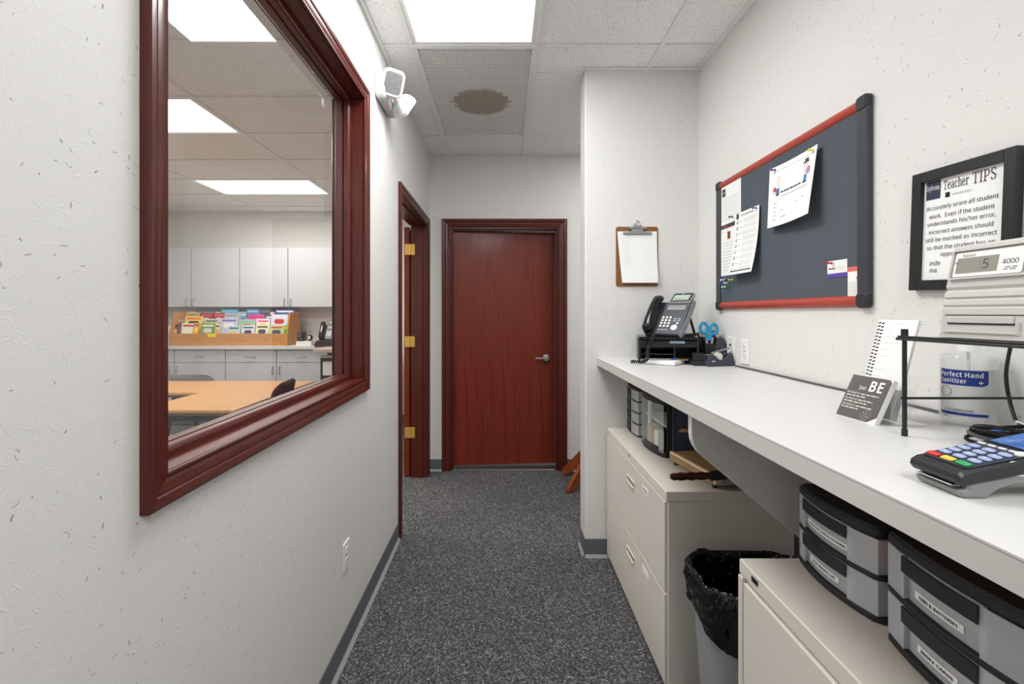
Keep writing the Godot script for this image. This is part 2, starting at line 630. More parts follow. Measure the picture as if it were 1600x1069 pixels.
# ---------------------------------------------------------------- ceilings
func ceiling_field(xs: Array, ds: Array, skip: Array, called: String, long_z: bool) -> Node3D:
	var root := structnode(called, Vector3(0, CEIL, 0))
	var tee: Material = M.metal_white
	for i in xs.size() - 1:
		for j in ds.size() - 1:
			if [i, j] in skip: continue
			var w: float = absf(xs[i + 1] - xs[i])
			var l: float = absf(ds[j + 1] - ds[j])
			part("ceiling_tile", bx(Vector3(w - 0.004, 0.016, l - 0.004), 0.002), M.tile, root, Transform3D(Basis(), Vector3((xs[i] + xs[i + 1]) / 2, 0.0125, -(ds[j] + ds[j + 1]) / 2)))
	for i in range(1, xs.size() - 1):
		part("ceiling_tee", bx(Vector3(0.024, 0.006, ds[0] - ds[-1]), 0.0012), tee, root, Transform3D(Basis(), Vector3(xs[i], 0.0, -(ds[0] + ds[-1]) / 2)))
	for j in range(1, ds.size() - 1):
		for i in xs.size() - 1:
			part("ceiling_tee", bx(Vector3(absf(xs[i + 1] - xs[i]) - 0.024, 0.006, 0.024), 0.0012), tee, root, Transform3D(Basis(), Vector3((xs[i] + xs[i + 1]) / 2, 0.0004, -ds[j])))
	# wall angle round the edge
	var x0: float = minf(xs[0], xs[-1])
	var x1: float = maxf(xs[0], xs[-1])
	for s in [[x0 + 0.011, 0.0], [x1 - 0.011, 0.0]]:
		part("wall_angle", bx(Vector3(0.022, 0.006, ds[0] - ds[-1]), 0.001), tee, root, Transform3D(Basis(), Vector3(s[0], -0.0004, -(ds[0] + ds[-1]) / 2)))
	for d in [ds[0] - 0.011, ds[-1] + 0.011]:
		part("wall_angle", bx(Vector3(x1 - x0 - 0.044, 0.006, 0.022), 0.001), tee, root, Transform3D(Basis(), Vector3((x0 + x1) / 2, -0.0004, -d)))
	return root

func troffer(at: Vector3, sx: float, sz: float, label: String, tint: Color, power: float) -> void:
	var t := thing("ceiling_light", label, "ceiling light", at, 0.0, "recessed ceiling light panels")
	var w := 0.022
	var hx := sx / 2 - 0.013
	var hz := sz / 2 - 0.013
	for s in [-1, 1]:
		part("frame_rail", bx(Vector3(w, 0.012, hz * 2), 0.002), M.metal_white, t, Transform3D(Basis(), Vector3(s * (hx - w / 2), 0.006, 0)))
		part("frame_rail", bx(Vector3(hx * 2 - w * 2, 0.012, w), 0.002), M.metal_white, t, Transform3D(Basis(), Vector3(0, 0.006, s * (hz - w / 2))))
	part("housing", bx(Vector3(hx * 2, 0.03, hz * 2), 0.0), M.metal_white, t, Transform3D(Basis(), Vector3(0, 0.03, 0)))
	var key := "lamp_lens_%d" % int(tint.b * 1000)
	var m := mat(key, Color.WHITE, 0.4)
	m.emission_enabled = true
	m.emission = tint
	m.emission_energy_multiplier = 2.5
	part("diffuser", bx(Vector3(hx * 2 - w * 2, 0.004, hz * 2 - w * 2), 0.0), m, t, Transform3D(Basis(), Vector3(0, 0.008, 0)))
	var l := AreaLight3D.new()
	l.name = "panel_glow"
	l.area_size = Vector2(hx * 2 - w * 2 - 0.002, hz * 2 - w * 2 - 0.002)
	l.light_color = tint
	l.light_energy = power
	l.shadow_enabled = true
	l.set("area_range", 14.0)
	l.set("area_attenuation", 2.0)
	t.add_child(l)
	l.position = Vector3(0, 0.004, 0)
	l.rotation.x = -PI / 2

func build_ceiling() -> void:
	var mb := MB.new()
	slab(mb, -5.4, 2.75, 2.84, 2.96, 2.9, -6.45)
	struct("ceiling_deck", mb.mesh(), M.white)
	var xs := [XL, -0.464, 0.18, 0.82, XR]
	var ds := [-ZB, 3.60, 2.38, 1.16, -0.06, -1.28, -2.7]
	var c := ceiling_field(xs, ds, [[1, 1], [1, 2], [2, 4]], "ceiling", true)
	part("ceiling_tee", bx(Vector3(0.28, 0.006, 0.024), 0.0012), M.metal_white, c, Transform3D(Basis(), Vector3(0.33, 0.0004, -2.66)))
	part("wall_angle", bx(Vector3(0.64, 0.006, 0.022), 0.001), M.metal_white, c, Transform3D(Basis(), Vector3(0.787, -0.0006, -2.602)))
	part("wall_angle", bx(Vector3(0.022, 0.006, 0.18), 0.001), M.metal_white, c, Transform3D(Basis(), Vector3(0.456, -0.0006, -2.682)))
	ceiling_field([XR, 1.46, 2.10, 2.6], [-ZB, 3.60, 2.764], [[0, 1]], "ceiling_alcove", false)
	part("ceiling_tile", bx(Vector3(0.346, 0.016, 0.2), 0.002), M.tile, c, Transform3D(Basis(), Vector3(1.285, 0.0125, -2.87)))
	var cool := Color(1.0, 1.0, 1.0)
	var warm := Color(1.0, 0.98, 0.95)
	troffer(Vector3(-0.142, CEIL, -1.77), 0.644, 1.22, "large white light panel in the hallway ceiling before the grille", cool, lamp_energy * 0.97)
	troffer(Vector3(0.50, CEIL, 0.67), 0.64, 1.22, "added unseen light panel in the hallway ceiling above the near end of the counter", cool, lamp_energy)  # invented panel behind the camera, set here to throw more light on the left wall
	var cx := [XLB, -1.97, -3.21, -4.45, -5.28]
	var cd := [6.273, 5.97, 5.365, 4.765, 4.16, 3.545, 2.95, 2.335, 1.72, 1.11, 0.5, -0.11, -0.72, -1.6]
	ceiling_field(cx, cd, [[1, 2], [1, 5], [1, 8], [1, 11]], "ceiling_classroom", false)
	var lb := ["farthest classroom light panel, above the white cabinets", "classroom light panel cut off by the window's near frame", "classroom light panel in the ceiling beside the window, out toward the viewer", "classroom light panel behind the viewer near the end wall"]
	var k := 0
	for dd in [5.065, 3.2475, 1.415, -0.415]:
		troffer(Vector3(-2.59, CEIL, -dd), 1.24, 0.605, lb[k], warm, lamp_energy * 1.3)
		k += 1
	troffer(Vector3(1.285, CEIL, -3.285), 0.35, 0.62, "added unseen light panel round the corner in the alcove behind the stub wall", cool, lamp_energy * 0.5)  # invented panel, added out of view to brighten the back wall
	# room behind the far door
	mb = MB.new()
	slab(mb, XL, XR, 2.745, 2.78, ZB - 0.12, -6.273)
	struct("ceiling_back_room", mb.mesh(), M.tile)
	troffer(Vector3(0.2, CEIL - 0.02, -5.3), 0.62, 0.62, "light panel in the room behind the closed far door", cool, 0.25)
	# return air grille
	var g := thing("air_return_grille", "square-celled white air return grille with a round dusty duct opening behind", "vent", Vector3(-0.142, CEIL, -2.99))
	var gw := 0.62
	var gl := 1.196
	for s in [-1, 1]:
		part("frame_rail", bx(Vector3(0.012, 0.014, gl), 0.002), M.metal_white, g, Transform3D(Basis(), Vector3(s * (gw / 2 - 0.006), 0.004, 0)))
		part("frame_rail", bx(Vector3(gw - 0.024, 0.014, 0.012), 0.002), M.metal_white, g, Transform3D(Basis(), Vector3(0, 0.004, s * (gl / 2 - 0.006))))
	mb = MB.new()
	var dust := MB.new()
	var nx := 36
	var nz := 70
	var hc := Vector2(0.006, -0.04)
	for i in nx + nz:
		var along_z: bool = i < nx
		var p: float = -gw / 2 + gw * (i + 0.5) / nx if along_z else -gl / 2 + gl * (i - nx + 0.5) / nz
		var half: float = (gl if along_z else gw) / 2 - 0.01
		var off: float = p - (hc.x if along_z else hc.y)
		var cc: float = hc.y if along_z else hc.x
		var cuts := [[-half, half, mb]]
		if absf(off) < 0.185:
			var q := sqrt(0.185 * 0.185 - off * off) * rng.randf_range(0.84, 1.1)
			cuts = [[-half, cc - q, mb], [cc - q, cc + q, dust], [cc + q, half, mb]]
		for s in cuts:
			var mid: float = (s[0] + s[1]) / 2
			if along_z: s[2].box(Vector3(p, 0.0035, mid), Vector3(0.0032, 0.005, s[1] - s[0]))
			else: s[2].box(Vector3(mid, 0.0035, p), Vector3(s[1] - s[0], 0.005, 0.0032))
	var core := part("eggcrate_core", mb.mesh(10), M.grille, g)
	core.set_meta("kind", "stuff")
	var dirty := part("dusty_core", dust.mesh(10), M.grille_dust, g)
	dirty.set_meta("kind", "stuff")
	# backing plate with a round hole
	mb = MB.new()
	var cz := -0.04
	var hole := []
	var rim := []
	for a in 48:
		var an := TAU * a / 48
		hole.append(Vector3(0.006 + cos(an) * 0.185, 0.014, cz + sin(an) * 0.185))
		var dx := cos(an)
		var dz := sin(an)
		var k1 := minf((gw / 2) / maxf(absf(dx), 1e-4), (gl / 2) / maxf(absf(dz), 1e-4))
		rim.append(Vector3(dx * k1, 0.014, clampf(cz + dz * k1, -gl / 2, gl / 2)))
	for a in 48:
		var b := (a + 1) % 48
		mb.quad(hole[a], rim[a], rim[b], hole[b])
	part("backing_plate", mb.mesh(), M.grille_backing, g)
	part("duct_collar", MB.new().lathe([Vector2(0.185, 0.014), Vector2(0.185, 0.075)], 40, Vector3(0.006, 0, cz), Basis(), false, true).mesh(), M.duct, g)

# ---------------------------------------------------------------- casings
const PROFILE := [[0.0, 0.0], [0.0, 0.009], [0.003, 0.0112], [0.007, 0.0095], [0.011, 0.0088], [0.02, 0.0125], [0.031, 0.0135], [0.034, 0.0118], [0.037, 0.0158], [0.045, 0.018], [0.052, 0.0185], [0.057, 0.016], [0.057, 0.0]]

# mitred casing round an opening in the local XY plane, facing +Z. sides: which of "left", "right", "top", "bottom"
func casing(parent: Node3D, x0: float, x1: float, y0: float, y1: float, bottom: bool, scale := 1.0, called := "casing_board") -> void:
	var cs := [[x0, y0, -1, -1 if bottom else 0], [x0, y1, -1, 1], [x1, y1, 1, 1], [x1, y0, 1, -1 if bottom else 0]]
	for s in 4 if bottom else 3:
		var a: Array = cs[s]
		var b: Array = cs[(s + 1) % 4]
		var ra := []
		var rb := []
		for p in PROFILE:
			ra.append(Vector3(a[0] + a[2] * p[0] * scale, a[1] + a[3] * p[0] * scale, p[1] * scale))
			rb.append(Vector3(b[0] + b[2] * p[0] * scale, b[1] + b[3] * p[0] * scale, p[1] * scale))
		var mb := MB.new()
		mb.rings([rb, ra], true, true, true)
		part(called, mb.mesh(25), M.mahogany if s % 2 == 0 else M.mahogany_across, parent)

func build_window() -> void:
	# local frame: +Z is the hall side, +X runs away from the camera
	var w := structnode("window_1", Vector3(XL, 0, 0), PI / 2)
	var x0 := 0.863
	var x1 := 2.10
	var y0 := 1.076
	var y1 := 2.342
	casing(w, x0, x1, y0, y1, true)
	var jd := 0.142
	var jz := 0.004 - jd / 2
	part("jamb_board", bx(Vector3(x1 - x0 + 0.03, 0.018, jd), 0.001), M.mahogany_across, w, Transform3D(Basis(), Vector3((x0 + x1) / 2, y0 - 0.009, jz)))
	part("jamb_board", bx(Vector3(x1 - x0 + 0.03, 0.018, jd), 0.001), M.mahogany_across, w, Transform3D(Basis(), Vector3((x0 + x1) / 2, y1 + 0.009, jz)))
	for s in [[x0 - 0.009], [x1 + 0.009]]:
		part("jamb_board", bx(Vector3(0.018, y1 - y0, jd), 0.001), M.mahogany, w, Transform3D(Basis(), Vector3(s[0], (y0 + y1) / 2, jz)))
	for side in [[-0.0665, 0.027], [-0.1045, 0.035]]:   # glazing stops on both faces of the pane
		var prof: PackedVector2Array = PackedVector2Array([Vector2(-side[1] / 2, 0), Vector2(side[1] / 2, 0), Vector2(side[1] / 2, 0.013), Vector2(side[1] / 2 - 0.003, 0.018), Vector2(side[1] / 2 - 0.008, 0.021), Vector2(-side[1] / 2, 0.021)])
		for s in 4:
			var horiz := s < 2
			var len: float = (x1 - x0) if horiz else (y1 - y0 - 0.042)
			var bs: Basis
			var at: Vector3
			# the profile's x points to the hall for the hall-side stop, its y away from the jamb
			var up: Vector3 = [Vector3(0, 1, 0), Vector3(0, -1, 0), Vector3(1, 0, 0), Vector3(-1, 0, 0)][s]
			var dx: Vector3 = Vector3(0, 0, 1 if side[0] > -0.09 else -1)
			bs = Basis(dx, up, dx.cross(up))
			at = [Vector3((x0 + x1) / 2, y0, side[0]), Vector3((x0 + x1) / 2, y1, side[0]), Vector3(x0, (y0 + y1) / 2, side[0]), Vector3(x1, (y0 + y1) / 2, side[0])][s]
			part("glazing_stop", MB.new().extrude(prof, -len / 2, len / 2, 0.0, at, bs).mesh(25), M.mahogany_across if horiz else M.mahogany, w)
	var pane := part("pane", bx(Vector3(x1 - x0 - 0.012, y1 - y0 - 0.012, 0.005)), M.pane, w, Transform3D(Basis(), Vector3((x0 + x1) / 2, (y0 + y1) / 2, -0.0835)))
	pane.mesh = MB.new().grid(func(u, v): return Vector3((u - 0.5) * (x1 - x0 - 0.012), (v - 0.5) * (y1 - y0 - 0.012), 0), 1, 1).mesh()
	# classroom-side casing
	var back := structnode("trim_1", Vector3(XLB, 0, 0), -PI / 2)
	casing(back, -x1, -x0, y0, y1, true)

func hinge(parent: Node3D, at: Vector3, turn: float) -> void:
	var h := part("hinge", bx(Vector3(0.040, 0.09, 0.003), 0.0012), M.brass, parent, Transform3D(Basis(Vector3.UP, turn), at))
	part("hinge_pin", MB.new().cyl(Vector3(-0.0215, -0.046, 0.004), Vector3(-0.0215, 0.046, 0.004), 0.0055, -1.0, 10).mesh(), M.brass, h)
	part("hinge_leaf", bx(Vector3(0.040, 0.09, 0.003), 0.0012), M.brass, h, Transform3D(Basis(), Vector3(-0.045, 0, 0)))
	var mb := MB.new()
	for sx in [0.008, -0.008, -0.037, -0.053]:
		for sy in [-0.028, 0.0, 0.028]:
			mb.cyl(Vector3(sx, sy, 0.0012), Vector3(sx, sy, 0.0028), 0.003, -1.0, 8)
	part("hinge_screws", mb.mesh(), M.steel, h)

func build_doors() -> void:
	# far door, facing the camera, a little ajar into the room behind
	var d := structnode("door_1", Vector3(0, 0, ZB))
	var x0 := -0.439
	var x1 := 0.480
	var y1 := 2.104
	casing(d, x0 - 0.012, x1 + 0.012, 0.0, y1 + 0.014, false, 1.25)
	for s in [[x0 - 0.009, y1 / 2, 0.018, y1], [x1 + 0.009, y1 / 2, 0.018, y1]]:
		part("jamb_board", bx(Vector3(s[2], s[3], 0.135), 0.001), M.mahogany, d, Transform3D(Basis(), Vector3(s[0], s[1], -0.063)))
	part("jamb_board", bx(Vector3(x1 - x0 + 0.036, 0.018, 0.135), 0.001), M.mahogany_across, d, Transform3D(Basis(), Vector3((x0 + x1) / 2, y1 + 0.009, -0.063)))
	for s in [[x0 + 0.006, 0.012], [x1 - 0.006, 0.012]]:
		part("door_stop", bx(Vector3(0.012, y1, 0.036), 0.002), M.mahogany, d, Transform3D(Basis(), Vector3(s[0], y1 / 2, -0.034)))
	part("door_stop", bx(Vector3(x1 - x0 - 0.024, 0.012, 0.036), 0.002), M.mahogany_across, d, Transform3D(Basis(), Vector3((x0 + x1) / 2, y1 - 0.006, -0.034)))
	var leaf := part("door_leaf", bx(Vector3(0.9145, 2.068, 0.044), 0.0015, Vector3(0.4573, 1.034, -0.022)), M.door_veneer, d, Transform3D(Basis(Vector3.UP, deg_to_rad(4.6)), Vector3(x0 + 0.003, 0.028, -0.054)))
	var hx := 0.835
	var hy := 0.945
	part("handle_rose", MB.new().lathe([Vector2(0.034, 0.0), Vector2(0.034, 0.004), Vector2(0.029, 0.010), Vector2(0.018, 0.012)], 24, Vector3(hx, hy, 0), Basis(Vector3(1, 0, 0), Vector3(0, 0, 1), Vector3(0, -1, 0))).mesh(), M.chrome, leaf)
	var mb := MB.new()
	mb.cyl(Vector3(hx, hy, 0.008), Vector3(hx, hy, 0.05), 0.011, 0.011, 14)
	mb.extrude(rrect(0.118, 0.019, 0.009, 5, Vector2(-0.046, 0)), 0.040, 0.056, 0.004, Vector3(hx, hy - 0.001, 0))
	part("handle_lever", mb.mesh(), M.chrome, leaf)
	part("threshold", bx(Vector3(x1 - x0, 0.006, 0.11), 0.002), M.steel, d, Transform3D(Basis(), Vector3((x0 + x1) / 2, 0.003, -0.075)))
	# near door on the left wall, standing wide open against the classroom side
	var w := structnode("door_2", Vector3(XL, 0, 0), PI / 2)
	var a := 2.88
	var b := 3.87
	casing(w, a - 0.004, b + 0.004, 0.0, y1 + 0.004, false, 1.1)
	for s in [a - 0.009, b + 0.009]:
		part("jamb_board", bx(Vector3(0.018, y1, 0.132), 0.001), M.mahogany, w, Transform3D(Basis(), Vector3(s, y1 / 2, -0.065)))
	part("jamb_board", bx(Vector3(b - a + 0.036, 0.018, 0.132), 0.001), M.mahogany_across, w, Transform3D(Basis(), Vector3((a + b) / 2, y1 + 0.009, -0.065)))
	for s in [a + 0.006, b - 0.006]:
		part("door_stop", bx(Vector3(0.012, y1, 0.038), 0.002), M.mahogany, w, Transform3D(Basis(), Vector3(s, y1 / 2, -0.052)))
	part("door_stop", bx(Vector3(b - a - 0.024, 0.012, 0.038), 0.002), M.mahogany_across, w, Transform3D(Basis(), Vector3((a + b) / 2, y1 - 0.006, -0.052)))
	var leaf2 := part("door_leaf", bx(Vector3(0.935, 2.085, 0.044), 0.0015), M.door_veneer, w, Transform3D(Basis(), Vector3(b + 0.014 + 0.4675, 1.05, -0.168)))
	part("handle_rose", MB.new().lathe([Vector2(0.034, 0.0), Vector2(0.034, 0.004), Vector2(0.029, 0.010), Vector2(0.018, 0.012)], 24, Vector3(0.40, -0.07, -0.022), Basis(Vector3(1, 0, 0), Vector3(0, 0, -1), Vector3(0, 1, 0))).mesh(), M.chrome, leaf2)
	part("handle_lever", MB.new().extrude(rrect(0.118, 0.019, 0.009, 5, Vector2(-0.046, 0)), -0.078, -0.062, 0.004, Vector3(0.40, -0.07, 0)).cyl(Vector3(0.40, -0.07, -0.03), Vector3(0.40, -0.07, -0.07), 0.011, 0.011, 14).mesh(), M.chrome, leaf2)
	for y in [1.903, 1.134, 0.376]:
		hinge(w, Vector3(b - 0.0015, y, -0.117), -PI / 2)
	var back := structnode("trim_2", Vector3(XLB, 0, 0), -PI / 2)
	part("casing_board", bx(Vector3(0.06, y1 + 0.06, 0.015), 0.003), M.mahogany, back, Transform3D(Basis(), Vector3(-a + 0.03, (y1 + 0.06) / 2, 0.0075)))
	part("casing_board", bx(Vector3(b - a, 0.06, 0.015), 0.003), M.mahogany_across, back, Transform3D(Basis(), Vector3(-(a + b) / 2, y1 + 0.03, 0.0075)))

# vinyl cove base: profile in (out from wall, up)
func cove(called: String, a: Vector3, b: Vector3, outward: Vector3) -> void:
	var root := structnode(called, Vector3.ZERO)
	var prof := [Vector2(0, 0.004), Vector2(0, 0.102), Vector2(0.003, 0.102), Vector2(0.0045, 0.1), Vector2(0.0045, 0.02), Vector2(0.0045, 0.004)]
	var toe := [Vector2(0, 0.0), Vector2(0.0, 0.016), Vector2(0.0047, 0.016), Vector2(0.008, 0.010), Vector2(0.0135, 0.0045), Vector2(0.017, 0.0)]
	for s in [["base_strip", prof, M.vinyl_base], ["toe_strip", toe, M.vinyl_toe]]:
		var ra := []
		var rb := []
		for p in s[1]:
			ra.append(a + outward * p.x + Vector3(0, p.y, 0))
			rb.append(b + outward * p.x + Vector3(0, p.y, 0))
		var mb := MB.new()
		var dirn := (b - a).normalized()
		if Vector3(0, 1, 0).cross(outward).dot(dirn) < 0.0: mb.rings([ra, rb])
		else: mb.rings([rb, ra])
		part(s[0], mb.mesh(30), s[2], root)

func build_baseboards() -> void:
	cove("baseboard_left", Vector3(XL, 0, 2.7), Vector3(XL, 0, -2.81), Vector3(1, 0, 0))
	cove("baseboard_back_left", Vector3(XL, 0, ZB), Vector3(-0.525, 0, ZB), Vector3(0, 0, 1))
	cove("baseboard_back_right", Vector3(0.566, 0, ZB), Vector3(2.6, 0, ZB), Vector3(0, 0, 1))
	cove("baseboard_stub", Vector3(0.467, 0, -2.613), Vector3(XR, 0, -2.613), Vector3(0, 0, 1))
	cove("baseboard_stub_end", Vector3(0.467, 0, -2.764), Vector3(0.467, 0, -2.613), Vector3(-1, 0, 0))
	cove("baseboard_right", Vector3(XR, 0, -2.60), Vector3(XR, 0, 2.7), Vector3(-1, 0, 0))
	cove("baseboard_alcove", Vector3(2.6, 0, ZB), Vector3(2.6, 0, -2.764), Vector3(-1, 0, 0))

# ---------------------------------------------------------------- counter and file cabinets
func build_counter() -> void:
	var x0 := 0.533
	var c := thing("service_counter", "long white laminate counter along the right wall", "counter", Vector3(0, 0, 0))
	part("countertop", bx(Vector3(XR - x0 - 0.001, 0.0035, 2.613 + 1.2)), M.laminate, c, Transform3D(Basis(), Vector3((XR + x0) / 2, CT - 0.0017, -(2.613 - 1.2) / 2)))
	part("core_board", bx(Vector3(XR - x0 - 0.004, 0.034, 2.612 + 1.2)), M.particle_board, c, Transform3D(Basis(), Vector3((XR + x0) / 2 + 0.001, CT - 0.0207, -(2.613 - 1.2) / 2)))
	part("edge_strip", bx(Vector3(0.0025, 0.036, 2.612 + 1.2)), M.laminate_edge, c, Transform3D(Basis(), Vector3(x0 + 0.001, CT - 0.0218, -(2.613 - 1.2) / 2)))
	part("seam_line", bx(Vector3(0.0012, 0.0006, 2.612 + 1.2)), M.seam, c, Transform3D(Basis(), Vector3(x0 + 0.0005, CT - 0.0035, -(2.613 - 1.2) / 2)))
	part("wall_cleat", bx(Vector3(0.52, 0.03, 0.02)), M.particle_board, c, Transform3D(Basis(), Vector3(0.84, CT - 0.054, -2.602)))
	# knee bracket faced with the wall covering
	var poly := PackedVector2Array([Vector2(XR, 1.0815), Vector2(0.556, 1.0815), Vector2(0.556, 1.018), Vector2(0.559, 0.998), Vector2(0.566, 0.982), Vector2(0.577, 0.966), Vector2(0.592, 0.952), Vector2(XR, 0.518)])
	var b := thing("counter_bracket", "wall-papered triangular bracket under the counter with a rounded front corner", "bracket", Vector3(0, 0, -1.353))
	part("panel", MB.new().extrude(poly, -0.023, 0.0, 0.0).mesh(30), M.wallpaper, b)
	var edge := []
	for p in poly.slice(1): edge.append(Vector3(p.x, p.y, 0.0))
	var mb := MB.new()
	for i in edge.size() - 1:
		var p: Vector3 = edge[i]
		var q: Vector3 = edge[i + 1]
		var t := (q - p).normalized()
		var nrm := Vector3(t.y, -t.x, 0)
		if nrm.x > 0.0: nrm = -nrm
		nrm = nrm * 0.0035
		mb.quad(p + Vector3(0, 0, 0.001), p + nrm + Vector3(0, 0, 0.001), q + nrm + Vector3(0, 0, 0.001), q + Vector3(0, 0, 0.001))
		mb.quad(p + nrm + Vector3(0, 0, 0.001), p + nrm + Vector3(0, 0, -0.024), q + nrm + Vector3(0, 0, -0.024), q + nrm + Vector3(0, 0, 0.001))
	part("edge_band", mb.mesh(30), M.white, b)

func file_cabinet(called: String, label: String, at: Vector3, length: float, depth: float, height: float, locks: bool) -> Node3D:
	# local: front faces +Z, x runs along the front; at: the front centre on the floor
	var t := thing(called, label, "filing cabinet", at, -PI / 2)
	var cap := 0.037
	part("body", bx(Vector3(length, height - cap - 0.03, depth - 0.006), 0.002), M.putty, t, Transform3D(Basis(), Vector3(0, 0.03 + (height - cap - 0.03) / 2, -depth / 2 - 0.003)))
	part("plinth", bx(Vector3(length, 0.03, depth - 0.012), 0.002), M.putty, t, Transform3D(Basis(), Vector3(0, 0.015, -depth / 2 - 0.004)))
	part("top_cap", bx(Vector3(length + 0.002, cap, depth + 0.004), 0.0025), M.putty, t, Transform3D(Basis(), Vector3(0, height - cap / 2, -depth / 2)))
	return t

func build_cabinets() -> void:
	var t := file_cabinet("filing_cabinet", "putty metal lateral filing cabinet with two wide drawers beside the stub wall", Vector3(0.591, 0, -2.133), 0.93, 0.46, 0.731, true)
	for k in 2:
		var y0: float = [0.368, 0.034][k]
		var h := 0.322
		var px := 0.02
		var py := 0.067
		var pw := 0.112
		var ph := 0.046
		var fm := MB.new()
		var wl := px - pw / 2 + 0.461
		var wr := 0.461 - px - pw / 2
		fm.box(Vector3(-0.461 + wl / 2, 0, 0), Vector3(wl, h, 0.018))
		fm.box(Vector3(0.461 - wr / 2, 0, 0), Vector3(wr, h, 0.018))
		fm.box(Vector3(px, (py + ph / 2 + h / 2) / 2, 0), Vector3(pw, h / 2 - py - ph / 2, 0.018))
		fm.box(Vector3(px, (py - ph / 2 - h / 2) / 2, 0), Vector3(pw, py - ph / 2 + h / 2, 0.018))
		var dr := part("drawer", fm.mesh(20), M.putty, t, Transform3D(Basis(), Vector3(0, y0 + h / 2, -0.004)))
		part("pull_lip", bx(Vector3(pw - 0.004, 0.026, 0.010), 0.004), M.putty_pull, dr, Transform3D(ey(18, 0, 0), Vector3(px, py - 0.009, 0.010)))
		part("pull_rim", bx(Vector3(pw + 0.006, 0.004, 0.006), 0.001), M.putty_pull, dr, Transform3D(Basis(), Vector3(px, py + ph / 2 + 0.001, 0.010)))
		part("label_card", bx(Vector3(0.078, 0.022, 0.0012)), M.paper, dr, Transform3D(Basis(), Vector3(0.235, 0.118, 0.0095)))
		if k == 0: part("label_print", bx(Vector3(0.052, 0.006, 0.0004)), M.ink_soft, dr, Transform3D(Basis(), Vector3(0.235, 0.118, 0.0103)))
	part("lock", MB.new().cyl(Vector3(0, 0, 0), Vector3(0, 0, 0.004), 0.007, -1.0, 14).mesh(), M.steel, t, Transform3D(Basis(), Vector3(-0.02, 0.712, 0.0)))
	part("lock", MB.new().cyl(Vector3(0, 0, 0), Vector3(0, 0, 0.004), 0.006, -1.0, 14).mesh(), M.steel, t, Transform3D(Basis(), Vector3(-0.44, 0.712, 0.0)))
	var u := file_cabinet("storage_cabinet", "putty metal cabinet with a plain front under the near end of the counter", Vector3(0.622, 0, -0.753), 0.92, 0.46, 0.731, true)
	part("front_panel", bx(Vector3(0.868, 0.645, 0.01), 0.002), M.putty, u, Transform3D(Basis(), Vector3(0, 0.36, -0.0)))
	for s in [-1, 1]:
		part("corner_post", bx(Vector3(0.021, 0.66, 0.012), 0.002), M.putty, u, Transform3D(Basis(), Vector3(s * 0.4485, 0.362, 0.0)))
	part("badge", bx(Vector3(0.028, 0.013, 0.002), 0.0005), M.black, u, Transform3D(Basis(), Vector3(-0.385, 0.714, 0.0025)))

# ---------------------------------------------------------------- classroom behind the window
func handle_bow(parent: Node3D, at: Vector3, horiz: bool) -> void:
	var l := 0.048
	var pts := [Vector3(0, -l, 0), Vector3(0, -l, 0.02), Vector3(0, -l * 0.7, 0.027), Vector3(0, l * 0.7, 0.027), Vector3(0, l, 0.02), Vector3(0, l, 0)]
	part("handle", MB.new().tube(curve(pts, 3), 0.0058, 6).mesh(), M.handle_silver, parent, Transform3D(ey(0, 0, 90 if horiz else 0), at))

